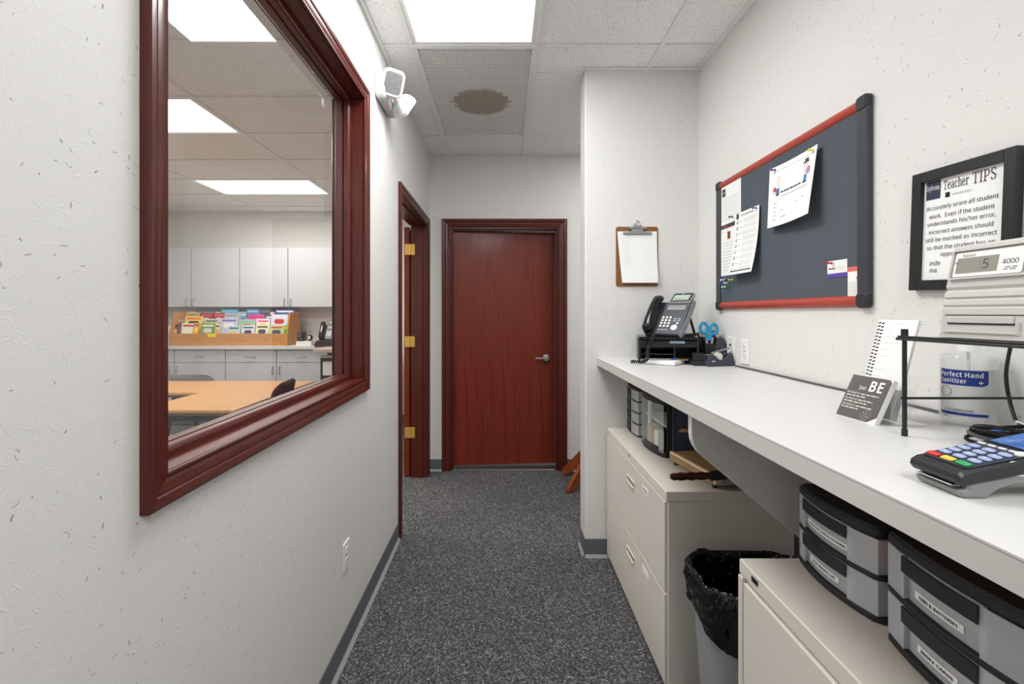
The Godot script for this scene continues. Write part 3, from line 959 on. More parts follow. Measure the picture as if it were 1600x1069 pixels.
func build_classroom() -> void:
	var cw: Material = M.cabinet_white
	# wall cabinets
	var pos := ["near the left edge of the window", "left of centre above the books", "right above the telephone"]
	for k in 3:
		var cx: float = -3.369 - 0.622 * 3 + k * 1.244
		var t := thing("wall_cabinet", "white two-door wall cabinet in the classroom, %s" % ["cut off at the window's near frame", "above the book display", "rightmost, above the telephone"][k], "cabinet", Vector3(cx, 1.449, -6.273), 0.0, "white classroom wall cabinets")
		part("body", bx(Vector3(1.24, 0.764, 0.303), 0.001), cw, t, Transform3D(Basis(), Vector3(0, 0.382, 0.1515)))
		for s in [-1, 1]:
			var dr := part("door", bx(Vector3(0.612, 0.756, 0.018), 0.0015), cw, t, Transform3D(Basis(), Vector3(s * 0.3105, 0.382, 0.314)))
			handle_bow(dr, Vector3(-s * 0.272, -0.32, 0.009), false)
	# base cabinets
	for k in 4:
		var cx: float = -2.131 - 0.3125 - 0.625 * k
		var t := thing("base_cabinet", "white base cabinet with one drawer, %s" % ["rightmost, by the dark pedestal", "second from the right, under the book display", "third from the right, under the yellow tag", "farthest left, cut off by the window frame"][k], "cabinet", Vector3(cx, 0, -6.273), 0.0, "white classroom base cabinets")
		part("body", bx(Vector3(0.623, 0.84, 0.585), 0.001), cw, t, Transform3D(Basis(), Vector3(0, 0.505, 0.2925)))
		part("toe_kick", bx(Vector3(0.623, 0.085, 0.52), 0.0), mat("toe_kick", col(150, 152, 154), 0.6), t, Transform3D(Basis(), Vector3(0, 0.0425, 0.26)))
		var dw := part("drawer", bx(Vector3(0.612, 0.152, 0.018), 0.0015), cw, t, Transform3D(Basis(), Vector3(0, 0.846, 0.595)))
		handle_bow(dw, Vector3(0, 0.0, 0.009), true)
		var dr := part("door", bx(Vector3(0.612, 0.672, 0.018), 0.0015), cw, t, Transform3D(Basis(), Vector3(0, 0.428, 0.595)))
		handle_bow(dr, Vector3((-0.27 if k % 2 == 0 else 0.27), 0.25, 0.009), false)
	single("classroom_worktop", bx(Vector3(3.6, 0.042, 0.636), 0.003), M.laminate, "white worktop on the classroom base cabinets", "worktop", Vector3(-2.131 - 1.78, 0.950, -5.955))
	var ret := single("return_worktop", bx(Vector3(0.62, 0.042, 1.1), 0.003), mat("return_top", col(186, 172, 162), 0.45), "beige return worktop beside the white cabinets", "worktop", Vector3(-1.80, 0.950, -5.723))
	var ped := thing("dark_pedestal", "dark grey pedestal with a white card at the right of the base cabinets", "cabinet", Vector3(-1.87, 0, -5.56))
	part("body", bx(Vector3(0.42, 0.86, 0.5), 0.003), M.charcoal, ped, Transform3D(Basis(), Vector3(0, 0.43, 0)))
	part("top_rail", bx(Vector3(0.42, 0.03, 0.02), 0.002), M.white, ped, Transform3D(Basis(), Vector3(0, 0.875, 0.25)))
	part("card", bx(Vector3(0.16, 0.16, 0.003)), M.paper, ped, Transform3D(Basis(), Vector3(-0.1, 0.74, 0.2525)))
	build_book_display()
	# pencil sharpener on a white box, webcam, telephone
	single("wire_tray", bx(Vector3(0.19, 0.055, 0.12), 0.004), M.white, "low white tray on the classroom worktop under the pencil sharpener", "tray", Vector3(-2.43, 0.9985, -5.74))
	var ps := thing("pencil_sharpener", "black electric pencil sharpener with a chrome ring", "pencil sharpener", Vector3(-2.48, 1.0265, -5.75))
	part("body", MB.new().extrude(rrect(0.085, 0.115, 0.02, 4, Vector2(0, 0.0575)), -0.045, 0.045, 0.006).mesh(), M.black, ps)
	part("ring", MB.new().tube(circle_pts(Vector3(-0.01, 0.078, 0.046), 0.018, 18), 0.004, 6, true).mesh(), M.chrome, ps)
	part("tray", bx(Vector3(0.07, 0.03, 0.012), 0.004), M.charcoal, ps, Transform3D(Basis(), Vector3(0, 0.025, 0.048)))
	var wc := thing("desk_clock", "small black desk clock with a white face beside the sharpener", "clock", Vector3(-2.375, 1.0265, -5.74))
	part("case", MB.new().ball(Vector3(0, 0.042, 0), Vector3(0.034, 0.042, 0.03), 16).mesh(), M.black, wc)
	part("face", MB.new().extrude(rrect(0.026, 0.04, 0.012, 4, Vector2(0, 0.043)), 0.026, 0.031, 0.0).mesh(), M.white_gloss, wc)
	part("hand", bx(Vector3(0.003, 0.012, 0.001)), M.black, wc, Transform3D(Basis(), Vector3(0, 0.045, 0.0316)))
	desk_phone(Vector3(-2.13, 1.0415, -5.72), deg_to_rad(8), "black desk telephone on the classroom worktop, seen through the window", 1.15)
	var rs := single("phone_riser_block", MB.new().extrude(PackedVector2Array([Vector2(-0.15, 0), Vector2(0.16, 0), Vector2(0.15, 0.07), Vector2(-0.12, 0.07)]), -0.12, 0.12, 0.006).mesh(), M.black_soft, "black riser under the classroom telephone", "phone stand", Vector3(-2.13, 0.9715, -5.73))
	# horseshoe table
	var tb := thing("horseshoe_table", "horseshoe-shaped wooden classroom table with dark legs and grey edge", "table", Vector3(0, 0, 0))
	var outline := PackedVector2Array([Vector2(-1.74, 3.02), Vector2(-1.74, 4.32), Vector2(-3.72, 4.32), Vector2(-3.72, 3.02), Vector2(-3.07, 3.02), Vector2(-3.07, 3.68), Vector2(-2.40, 3.68), Vector2(-2.40, 3.02)])
	var lie := Basis(Vector3(1, 0, 0), Vector3(0, 0, -1), Vector3(0, 1, 0))
	part("tabletop", MB.new().extrude(outline, 0.722, 0.7405, 0.0015, Vector3.ZERO, lie).mesh(), M.table_laminate, tb)
	part("edge_band", MB.new().extrude(outline, 0.704, 0.722, 0.001, Vector3.ZERO, lie).mesh(), mat("table_edge", col(92, 78, 68), 0.5), tb)
	for p in [[-1.85, 3.14], [-2.29, 3.14], [-3.18, 3.14], [-3.6, 3.14], [-1.85, 4.2], [-3.6, 4.2]]:
		part("leg", bx(Vector3(0.052, 0.704, 0.052), 0.006), mat("slate_metal", col(78, 86, 94), 0.45), tb, Transform3D(Basis(), Vector3(p[0], 0.352, -p[1])))
	for p in [[-2.07, 3.14, 0.40, 0.03], [-1.85, 3.67, 0.03, 1.0], [-2.72, 4.2, 1.7, 0.03]]:
		part("apron", bx(Vector3(p[2], 0.06, p[3]), 0.003), M.slate_metal, tb, Transform3D(Basis(), Vector3(p[0], 0.672, -p[1])))
	chair(Vector3(-2.93, 0, -4.56), PI, "grey plastic classroom chair behind the far side of the table", mat("grey_plastic", col(132, 138, 146), 0.5), 0.80, false)
	chair(Vector3(-2.62, 0, -3.30), PI / 2, "grey plastic chair tucked inside the horseshoe table", M.grey_plastic, 0.70, false)
	chair(Vector3(-1.885, 0, -3.54), -PI / 2 + 0.12, "dark plum upholstered chair at the window side of the table", M.upholstery, 0.855, true)

func circle_pts(c: Vector3, r: float, n: int) -> Array:
	var q := []
	for k in n: q.append(c + Vector3(cos(TAU * k / n) * r, sin(TAU * k / n) * r, 0))
	return q

func chair(at: Vector3, turn: float, label: String, m: Material, top: float, soft: bool) -> void:
	# local: the sitter faces -Z... the backrest stands at +Z
	var t := thing("classroom_chair", label, "chair", at, turn + PI)
	var th := 0.045 if soft else 0.012
	part("seat", MB.new().extrude(rrect(0.44, 0.42, 0.07, 5), 0.0, th, 0.004 if not soft else 0.014, Vector3(0, 0.44 - (0.03 if soft else 0.0), 0), Basis(Vector3(1, 0, 0), Vector3(0, 0, -1), Vector3(0, 1, 0))).mesh(), m, t)
	var bh := 0.34 if soft else 0.30
	var sh := rrect(0.42, bh, 0.10 if soft else 0.06, 6)
	var bk := MB.new().extrude(sh, 0.0, th, 0.004 if not soft else 0.016)
	var v := bk.t
	for i in v.size():
		var p := v[i]
		p.z += -p.x * p.x * 0.9 + (p.y * 0.18)
		v[i] = p
	bk.t = v
	part("backrest", bk.mesh(), m, t, Transform3D(Basis(), Vector3(0, top - bh / 2, 0.20)))
	for sx in [-1, 1]:
		part("leg", MB.new().tube(curve([Vector3(sx * 0.19, 0.44, -0.16), Vector3(sx * 0.20, 0.42, -0.18), Vector3(sx * 0.215, 0.0, -0.22)], 3), 0.011, 8).mesh(), M.charcoal, t)
		part("leg", MB.new().tube(curve([Vector3(sx * 0.19, 0.44, 0.15), Vector3(sx * 0.20, 0.42, 0.17), Vector3(sx * 0.215, 0.0, 0.23)], 3), 0.011, 8).mesh(), M.charcoal, t)
		part("back_post", MB.new().tube(curve([Vector3(sx * 0.15, 0.43, 0.14), Vector3(sx * 0.15, 0.50, 0.20), Vector3(sx * 0.15, top - 0.09, 0.20)], 3), 0.010, 8).mesh(), M.charcoal, t)

func build_book_display() -> void:
	var t := thing("book_display", "tiered oak book display rack on the classroom worktop", "book rack", Vector3(0, 0.9715, 0))
	var x0 := -4.07
	var x1 := -2.63
	var w := x1 - x0
	part("front_board", bx(Vector3(w - 0.04, 0.15, 0.02), 0.002), M.oak, t, Transform3D(Basis(), Vector3((x0 + x1) / 2, 0.075, -5.70)))
	var side := PackedVector2Array([Vector2(5.688, 0), Vector2(5.688, 0.153), Vector2(5.765, 0.412), Vector2(6.04, 0.412), Vector2(6.04, 0)])
	for x in [x0, x1 - 0.02]:
		part("side_panel", MB.new().extrude(side, 0.0, 0.02, 0.0015, Vector3(x, 0, 0), Basis(Vector3(0, 0, -1), Vector3(0, 1, 0), Vector3(1, 0, 0))).mesh(), M.oak_side, t)
	for k in range(1, 4):
		part("tier_board", bx(Vector3(w - 0.042, 0.19, 0.008)), mat("tier_wood", col(222, 186, 152), 0.6), t, Transform3D(ey(-14, 0, 0), Vector3((x0 + x1) / 2, 0.02 + 0.085 * k + 0.05, -5.745 - 0.07 * k)))
	part("base_board", bx(Vector3(w - 0.042, 0.012, 0.32)), M.oak, t, Transform3D(Basis(), Vector3((x0 + x1) / 2, 0.007, -5.87)))
	part("name_tag", bx(Vector3(0.10, 0.042, 0.002)), mat("tag_yellow", col(242, 212, 54), 0.6), t, Transform3D(Basis(), Vector3(-3.56, 0.127, -5.689)))
	# books: [pixel left, pixel right, pixel top, row, cover, band colour, patch colour, description]
	var B := [
		[267, 278, 506, 0, [120, 70, 58], [70, 40, 36], [206, 190, 170], "brown covered picture book at the far left of the lowest row"],
		[283, 303, 505, 0, [226, 230, 214], [206, 42, 44], [240, 235, 220], "cream book with a red lower half in the lowest row"],
		[301, 310, 504, 0, [236, 150, 44], [60, 130, 176], [250, 210, 90], "orange book behind the cream one in the lowest row"],
		[313, 335, 505, 0, [120, 150, 84], [225, 232, 210], [205, 214, 204], "green picture book above the yellow tag"],
		[336, 342, 506, 0, [236, 220, 140], [52, 52, 60], [220, 150, 60], "thin yellow and black book beside the green one"],
		[355, 374, 509, 0, [186, 210, 222], [52, 122, 128], [226, 186, 130], "pale blue book with a teal border in the lowest row"],
		[377, 397, 508, 0, [216, 224, 220], [46, 116, 116], [70, 62, 104], "white book with a teal border and a dark round picture"],
		[399, 419, 507, 0, [226, 220, 178], [96, 88, 60], [52, 52, 96], "cream book with dark tree trunks on the cover"],
		[420, 443, 508, 0, [176, 208, 132], [222, 72, 96], [68, 72, 120], "light green book with pink lettering"],
		[443, 449, 508, 0, [110, 176, 70], [230, 170, 60], [90, 140, 60], "narrow green book at the right end of the lowest row"],
		[288, 316, 494, 1, [234, 208, 110], [236, 120, 40], [40, 30, 30], "yellow book with an orange band in the second row"],
		[268, 288, 497, 1, [150, 132, 122], [190, 172, 160], [120, 100, 92], "dull brown book at the left of the second row"],
		[318, 341, 498, 1, [206, 206, 186], [80, 120, 90], [180, 60, 60], "pale book with a green stripe in the second row"],
		[343, 371, 497, 1, [196, 196, 214], [120, 104, 190], [232, 230, 236], "lilac book with a purple drawing in the second row"],
		[372, 398, 499, 1, [166, 186, 176], [120, 190, 150], [206, 60, 60], "grey-green book in the middle of the second row"],
		[400, 421, 498, 1, [240, 232, 226], [224, 70, 120], [240, 160, 90], "white book with pink and orange letters in the second row"],
		[423, 449, 491, 1, [214, 218, 232], [226, 226, 236], [200, 60, 56], "pale lavender book with red lettering in the second row"],
		[312, 331, 489, 2, [162, 42, 62], [196, 90, 100], [232, 220, 220], "dark red book left of another red one in the third row"],
		[333, 350, 489, 2, [170, 44, 70], [206, 100, 110], [232, 220, 220], "dark red book right of another red one in the third row"],
		[350, 372, 489, 2, [176, 184, 196], [140, 146, 160], [206, 210, 216], "grey-blue book in the third row"],
		[374, 384, 488, 2, [110, 150, 176], [176, 206, 220], [90, 120, 150], "narrow steel blue book in the third row"],
		[387, 412, 491, 2, [216, 44, 136], [196, 30, 110], [240, 130, 180], "bright magenta book in the third row"],
		[414, 424, 492, 2, [58, 66, 120], [220, 220, 232], [90, 70, 140], "small navy book in the third row"],
		[290, 310, 488, 2, [206, 180, 104], [160, 140, 90], [190, 190, 180], "round-topped tan book in the third row"],
		[344, 371, 483, 3, [76, 140, 186], [120, 190, 220], [60, 150, 120], "sky blue book in the top row"],
		[384, 404, 483, 3, [74, 128, 176], [150, 196, 220], [60, 90, 130], "blue and white book in the top row"],
		[405, 421, 483, 3, [44, 62, 80], [90, 110, 130], [60, 80, 100], "dark slate book in the top row"],
		[428, 464, 483, 3, [34, 66, 132], [230, 234, 240], [40, 80, 150], "wide navy book with white lettering in the top row"],
		[305, 335, 485, 3, [84, 94, 104], [130, 140, 150], [70, 80, 90], "grey book at the left of the top row"],
	]
	for b in B:
		var r: int = b[3]
		var d: float = 5.735 + 0.07 * r
		var xl: float = (b[0] - 784.5) * d / 725.0
		var xr: float = (b[1] - 784.5) * d / 725.0
		xr = minf(xr, x1 - 0.026)
		var top: float = H - (b[2] - 489.5) * d / 725.0
		var hh := 0.215
		var bk := thing("picture_book", b[7], "book", Vector3((xl + xr) / 2, top - hh, -d + 0.012), 0.0, "picture books in the oak rack")
		bk.rotation.x = deg_to_rad(-9)
		var wd := xr - xl
		part("cover", bx(Vector3(wd, hh, 0.006), 0.001), plain(b[4][0], b[4][1], b[4][2], 0.45), bk, Transform3D(Basis(), Vector3(0, hh / 2, 0)))
		part("title_band", bx(Vector3(wd * 0.8, 0.022, 0.0006)), plain(b[5][0], b[5][1], b[5][2], 0.45), bk, Transform3D(Basis(), Vector3(0, hh - 0.03, 0.0033)))
		part("cover_picture", MB.new().extrude(rrect(wd * 0.6, 0.06, minf(0.028, wd * 0.2), 4), 0.003, 0.0037, 0.0, Vector3(0, hh - 0.09, 0)).mesh(), plain(b[6][0], b[6][1], b[6][2], 0.45), bk)
	# lattice-patterned box left of the rack
	var lb := thing("patterned_box", "tall cream box with a brown lattice pattern left of the book rack", "box", Vector3(-4.14, 0.9715, -5.76))
	part("box_body", bx(Vector3(0.10, 0.245, 0.16), 0.003), plain(232, 222, 190), lb, Transform3D(Basis(), Vector3(0, 0.1225, 0)))
	var mb := MB.new()
	for k in 7:
		for s in [-1, 1]:
			mb.box(Vector3(0, 0.025 + k * 0.033, 0.0805), Vector3(0.11, 0.003, 0.0008), 0.0, ey(0, 0, 38 * s))
	part("lattice_print", mb.mesh(), plain(120, 100, 70), lb)

# ---------------------------------------------------------------- paper and print
# f maps sheet coordinates (x right, y up, centred) and a lift off the sheet to a point
func sheet(parent: Node3D, called: String, w: float, h: float, f: Callable, m: Material, nu := 8, nv := 8) -> MeshInstance3D:
	var mb := MB.new()
	mb.grid(func(u, v): return f.call((u - 0.5) * w, (v - 0.5) * h, 0.0), nu, nv)
	return part(called, mb.mesh(60), m, parent)

func ink_rects(parent: Node3D, called: String, rects: Array, f: Callable, m: Material, lift := 0.0004) -> void:
	var mb := MB.new()
	for r in rects:
		var n := 1 + int(r[2] / 0.03)
		for k in n:
			var x0: float = r[0] + r[2] * k / n
			var x1: float = r[0] + r[2] * (k + 1) / n
			mb.quad(f.call(x0, r[1], lift), f.call(x1, r[1], lift), f.call(x1, r[1] + r[3], lift), f.call(x0, r[1] + r[3], lift))
	part(called, mb.mesh(60), m, parent)

func words(x0: float, x1: float, y: float, hh: float) -> Array:
	var r := []
	var x := x0
	while x < x1:
		var l := minf(rng.randf_range(0.004, 0.016), x1 - x)
		r.append([x, y, l, hh])
		x += l + 0.0025
	return r

func disc(parent: Node3D, called: String, x: float, y: float, rx: float, ry: float, f: Callable, m: Material, lift := 0.0006) -> void:
	var mb := MB.new()
	var q := []
	for k in 14:
		q.append(f.call(x + cos(TAU * k / 14) * rx, y + sin(TAU * k / 14) * ry, lift))
	mb.fan(q, false)
	part(called, mb.mesh(60), m, parent)

func pin(at: Vector3, c: Array, label: String, tilt := 0.0) -> void:
	# stands on the board: local Z points out of the board
	var t := thing("push_pin", label, "push pin", at, -PI / 2, "push pins on the grey pinboard")
	t.rotation.x = tilt
	part("head", MB.new().lathe([Vector2(0.0045, 0.006), Vector2(0.0048, 0.0075), Vector2(0.0028, 0.010), Vector2(0.0026, 0.017), Vector2(0.0052, 0.0205), Vector2(0.0052, 0.023)], 12, Vector3.ZERO, Basis(Vector3(1, 0, 0), Vector3(0, 0, 1), Vector3(0, -1, 0))).mesh(), plain(c[0], c[1], c[2], 0.3), t)
	part("needle", MB.new().cyl(Vector3(0, 0, -0.002), Vector3(0, 0, 0.007), 0.0006, -1.0, 6).mesh(), M.steel, t)

func outlet(at: Vector3, turn: float, label: String, kind: int) -> void:
	var t := thing("outlet_plate", label, "outlet", at, turn)
	part("plate", MB.new().extrude(rrect(0.07, 0.114, 0.004, 3), 0.0, 0.006, 0.002).mesh(), M.white_gloss, t)
	if kind == 0:
		for s in [-1, 1]:
			var r := part("receptacle", MB.new().extrude(rrect(0.034, 0.028, 0.011, 5), 0.005, 0.008, 0.0006, Vector3(0, s * 0.0195, 0)).mesh(), M.white, t)
			for sx in [-1, 1]:
				part("slot", bx(Vector3(0.002, 0.008, 0.0006)), M.black, r, Transform3D(Basis(), Vector3(sx * 0.006, s * 0.0195 + 0.004, 0.0081)))
			part("slot", MB.new().cyl(Vector3(0, s * 0.0195 - 0.007, 0.0075), Vector3(0, s * 0.0195 - 0.007, 0.0084), 0.0022, -1.0, 8).mesh(), M.black, r)
		part("screw", MB.new().cyl(Vector3(0, 0, 0.005), Vector3(0, 0, 0.0068), 0.0032, -1.0, 10).mesh(), M.steel, t)
	else:
		part("data_jack", bx(Vector3(0.014, 0.012, 0.002), 0.0006), M.charcoal, t, Transform3D(Basis(), Vector3(0, 0.018, 0.0065)))
		for s in [-1, 1]:
			part("screw", MB.new().cyl(Vector3(0, s * 0.042, 0.005), Vector3(0, s * 0.042, 0.0068), 0.003, -1.0, 10).mesh(), M.steel, t)

func build_wall_things() -> void:
	# pinboard; its local x runs toward the camera, z out of the wall
	var dc := 1.875
	var yc := 1.71
	var pb := thing("pinboard", "grey fabric pinboard with red wooden rails and black ends on the right wall", "pinboard", Vector3(XR, yc, -dc), -PI / 2)
	var W := 0.98
	var HH := 0.64
	part("fabric_panel", bx(Vector3(W - 0.05, HH - 0.04, 0.012)), M.board_fabric, pb, Transform3D(Basis(), Vector3(0, 0, 0.006)))
	for s in [-1, 1]:
		var prof := PackedVector2Array()
		for k in 9:
			var a := -PI / 2 + PI * k / 8
			prof.append(Vector2(cos(a) * 0.022, sin(a) * 0.02))
		prof.append(Vector2(0, 0.02))
		part("wood_rail", MB.new().extrude(prof, -(W - 0.05) / 2, (W - 0.05) / 2, 0.0, Vector3(0, s * (HH / 2 - 0.02), 0), Basis(Vector3(0, 0, 1), Vector3(0, 1, 0), Vector3(-1, 0, 0))).mesh(), M.red_rail, pb)
		part("end_bar", MB.new().extrude(rrect(0.042, HH + 0.004, 0.010, 4), 0.0, 0.021, 0.004, Vector3(s * (W / 2 - 0.021), 0, 0)).mesh(), M.charcoal, pb)
		for q in [-1, 1]:
			part("corner_cap", MB.new().extrude(rrect(0.047, 0.048, 0.014, 4), 0.0, 0.0245, 0.006, Vector3(s * (W / 2 - 0.022), q * (HH / 2 - 0.021), 0)).mesh(), M.black_soft, pb)
	# sheets on the board: each a thing of its own, at its own centre
	var on := func(d: float, y: float, z: float) -> Vector3: return Vector3(XR - 0.0125 - z, y, -d)
	var flat := func(x: float, y: float, l: float) -> Vector3: return Vector3(x, y, l)
	var a1 := thing("letter_sheet", "white letter with a dark square logo in the board's upper left corner", "paper", on.call(2.225, 1.90, 0.001), -PI / 2)
	sheet(a1, "page", 0.19, 0.19, flat, M.paper, 1, 1)
	ink_rects(a1, "logo_square", [[-0.085, 0.045, 0.034, 0.038]], flat, M.charcoal)
	text(a1, "Sylvan", M.paper, Vector3(-0.068, 0.064, 0.0008), 0.028, 0.0, "script")
	var rr := []
	for k in 9: rr += words(-0.08, 0.08, 0.03 - k * 0.013, 0.002)
	ink_rects(a1, "print", rr, flat, M.ink_soft)
	var a2 := thing("profile_sheet", "printed sheet with a black header and a small red picture below the letter", "paper", on.call(2.238, 1.683, 0.002), -PI / 2)
	sheet(a2, "page", 0.165, 0.255, flat, M.paper, 1, 1)
	ink_rects(a2, "header_band", [[-0.0825, 0.103, 0.165, 0.02]], flat, M.charcoal)
	ink_rects(a2, "picture", [[-0.016, 0.048, 0.028, 0.036]], flat, plain(120, 44, 40), 0.0005)
	rr = []
	for k in 10: rr += words(-0.06, 0.06, 0.03 - k * 0.0145, 0.0022)
	ink_rects(a2, "print", rr, flat, M.ink_soft)
	var a3 := thing("icon_sheet", "white sheet with a column of round icons, its lower end curling off the board", "paper", on.call(2.068, 1.69, 0.004), -PI / 2)
	var curl := func(x: float, y: float, l: float) -> Vector3:
		var s: float = (0.14 - y) / 0.28
		return Vector3(x, y * 0.995, 0.004 + 0.034 * s * s + l)
	sheet(a3, "page", 0.205, 0.285, curl, M.paper, 4, 10)
	rr = []
	for k in 9:
		disc(a3, "icon", -0.075, 0.10 - k * 0.0275, 0.0078, 0.0078, curl, M.ink if k % 3 != 2 else M.ink_soft)
		disc(a3, "icon_centre", -0.074, 0.101 - k * 0.0275, 0.0045, 0.0045, curl, M.paper, 0.0009)
		rr += words(-0.055, -0.035, 0.099 - k * 0.0275, 0.003)
		for q in 3: rr += words(-0.022, 0.085, 0.106 - k * 0.0275 - q * 0.007, 0.0016)
	ink_rects(a3, "print", rr, curl, M.ink_soft)
	ink_rects(a3, "heading", words(-0.045, 0.06, 0.124, 0.007), curl, M.ink_soft)
	ink_rects(a3, "logo_square", [[-0.088, 0.115, 0.022, 0.026]], curl, M.charcoal, 0.0005)
	ink_rects(a3, "footer_line", [[-0.09, -0.13, 0.18, 0.005]], curl, M.ink)
	var a4 := thing("activity_sheet", "white sheet in a plastic sleeve with two cartoon children, standing off the board", "paper", on.call(1.732, 1.828, 0.010), -PI / 2)
	var puff := func(x: float, y: float, l: float) -> Vector3:
		var s: float = (0.12 - y) / 0.24
		return Vector3(x, y + x * x * 0.25, 0.006 + 0.022 * s + 0.012 * (x / 0.145) * s + l)
	sheet(a4, "page", 0.285, 0.238, puff, M.paper, 8, 6)
	ink_rects(a4, "sleeve_line", [[-0.142, 0.098, 0.284, 0.0012]], puff, M.ink_soft)
	disc(a4, "child_face", -0.075, 0.062, 0.016, 0.017, puff, plain(240, 220, 206))
	ink_rects(a4, "child_shirt", [[-0.083, 0.030, 0.018, 0.016]], puff, plain(206, 228, 206))
	ink_rects(a4, "child_trousers", [[-0.086, 0.004, 0.020, 0.024]], puff, plain(30, 120, 176))
	disc(a4, "schoolbag", -0.098, 0.022, 0.012, 0.015, puff, plain(214, 60, 48))
	disc(a4, "bag_pocket", -0.099, 0.014, 0.007, 0.006, puff, plain(246, 240, 230), 0.0009)
	disc(a4, "child_face", 0.092, 0.062, 0.014, 0.015, puff, plain(240, 214, 196))
	ink_rects(a4, "cap", [[0.076, 0.074, 0.032, 0.006], [0.084, 0.080, 0.020, 0.010]], puff, plain(70, 70, 76), 0.0008)
	ink_rects(a4, "child_shirt", [[0.084, 0.032, 0.018, 0.016]], puff, plain(236, 206, 190))
	disc(a4, "backpack", 0.108, 0.044, 0.011, 0.014, puff, plain(160, 140, 190))
	ink_rects(a4, "child_trousers", [[0.085, 0.010, 0.018, 0.022]], puff, plain(60, 136, 190))
	ink_rects(a4, "shoes", [[-0.088, 0.0, 0.022, 0.005], [0.083, 0.004, 0.020, 0.006]], puff, M.ink, 0.0009)
	ink_rects(a4, "handwriting", words(-0.055, 0.075, 0.006, 0.006), puff, M.ink)
	rr = words(-0.05, 0.11, -0.010, 0.003)
	for k in 5: rr += words(-0.10, -0.08, -0.030 - k * 0.016, 0.003)
	rr += words(-0.045, -0.03, -0.062, 0.003) + words(0.05, 0.06, -0.05, 0.003) + words(0.085, 0.10, -0.046, 0.003) + words(-0.045, -0.01, -0.09, 0.003)
	ink_rects(a4, "print", rr, puff, M.ink_soft)
	var a5 := thing("business_card", "white card with a purple lower band in the board's lower right", "card", on.call(1.519, 1.517, 0.001), -PI / 2)
	sheet(a5, "card_face", 0.09, 0.056, flat, M.paper, 1, 1)
	ink_rects(a5, "purple_band", [[-0.045, -0.028, 0.09, 0.014]], flat, plain(84, 70, 156))
	rr = []
	for k in 3: rr += words(0.0, 0.036, 0.006 - k * 0.006, 0.0018)
	ink_rects(a5, "print", rr, flat, plain(206, 196, 170))
	ink_rects(a5, "card_name", words(-0.038, -0.008, 0.0, 0.004), flat, M.ink)
	var a6 := thing("small_flyer", "narrow white flyer with a red header tucked into the board's right end", "paper", on.call(1.444, 1.468, 0.001), -PI / 2)
	sheet(a6, "page", 0.056, 0.098, flat, M.paper, 1, 1)
	ink_rects(a6, "red_header", [[-0.028, 0.034, 0.056, 0.015]], flat, plain(222, 110, 104))
	disc(a6, "red_emblem", 0.016, 0.012, 0.007, 0.007, flat, plain(214, 60, 60))
	rr = []
	for k in 8: rr += words(-0.024, 0.022, 0.0 - k * 0.0055, 0.0012)
	ink_rects(a6, "print", rr, flat, M.ink_soft)
	# pins
	var pf := XR - 0.012
	pin(Vector3(pf, 1.79, -2.245), [206, 40, 40], "red push pin holding the sheet with the black header")
	pin(Vector3(pf - 0.004, 1.822, -1.985), [40, 92, 170], "blue push pin at the top right of the icon sheet")
	pin(Vector3(pf - 0.004, 1.826, -2.19), [40, 40, 44], "black push pin at the top left of the icon sheet")
	pin(Vector3(pf - 0.012, 1.938, -1.835), [50, 44, 150], "dark blue push pin at the top left of the cartoon sheet")
	pin(Vector3(pf - 0.012, 1.938, -1.61), [226, 222, 60], "yellow push pin at the top right of the cartoon sheet")
	pin(Vector3(pf - 0.001, 1.537, -1.535), [206, 36, 36], "red push pin holding the small white card")
	var cl := [[2.318, 1.535, 236, 236, 232, "white push pin, upper left of the cluster"], [2.27, 1.540, 40, 120, 180, "blue push pin at the top of the cluster"], [2.285, 1.528, 84, 60, 130, "purple push pin near the top of the cluster"], [2.235, 1.530, 236, 214, 70, "yellow push pin at the right of the cluster"], [2.325, 1.518, 40, 100, 170, "blue push pin at the left edge of the cluster"], [2.28, 1.518, 240, 240, 236, "white push pin in the middle of the cluster"], [2.25, 1.512, 30, 130, 100, "green push pin at the right of the cluster"], [2.268, 1.505, 36, 140, 90, "green push pin low in the cluster"], [2.306, 1.500, 236, 236, 232, "white push pin, lower left of the cluster"], [2.30, 1.476, 40, 120, 190, "blue push pin below all the others"]]
	for c in cl: pin(Vector3(pf, c[1], -c[0] + 0.035), [c[2], c[3], c[4]], c[5])
	# framed sign
	var fr := thing("framed_sign", "black framed teacher tips sign hanging on the right wall", "framed sign", Vector3(XR, 1.580, -1.113), -PI / 2)
	fr.rotation = Vector3(0, -PI / 2, 0)
	fr.transform.basis = Basis(Vector3.UP, -PI / 2) * Basis(Vector3(0, 0, 1), deg_to_rad(-2.2))
	var fw := 0.252
	var fh := 0.305
	for s in [-1, 1]:
		part("frame_side", bx(Vector3(0.026, fh, 0.02), 0.0015), M.black, fr, Transform3D(Basis(), Vector3(s * (fw / 2 - 0.013), 0, 0.011)))
		part("frame_side", bx(Vector3(fw - 0.052, 0.026, 0.02), 0.0015), M.black, fr, Transform3D(Basis(), Vector3(0, s * (fh / 2 - 0.013), 0.011)))
	part("sign_paper", bx(Vector3(fw - 0.04, fh - 0.04, 0.003)), M.paper, fr, Transform3D(Basis(), Vector3(0, 0, 0.008)))
	var tz := 0.0101
	part("logo_square", bx(Vector3(0.038, 0.046, 0.0006)), mat("navy", col(40, 46, 72), 0.6), fr, Transform3D(Basis(), Vector3(-0.074, 0.102, tz)))
	text(fr, "Sylvan", M.paper, Vector3(-0.074, 0.106, tz + 0.0006), 0.034, 0.016, "script")
	text(fr, "Teacher", M.ink, Vector3(-0.016, 0.108, tz), 0.062, 0.023, "script")
	text(fr, "TIPS", mat("sign_violet", col(70, 62, 84), 0.8), Vector3(0.050, 0.108, tz), 0.052, 0.027, "serif")
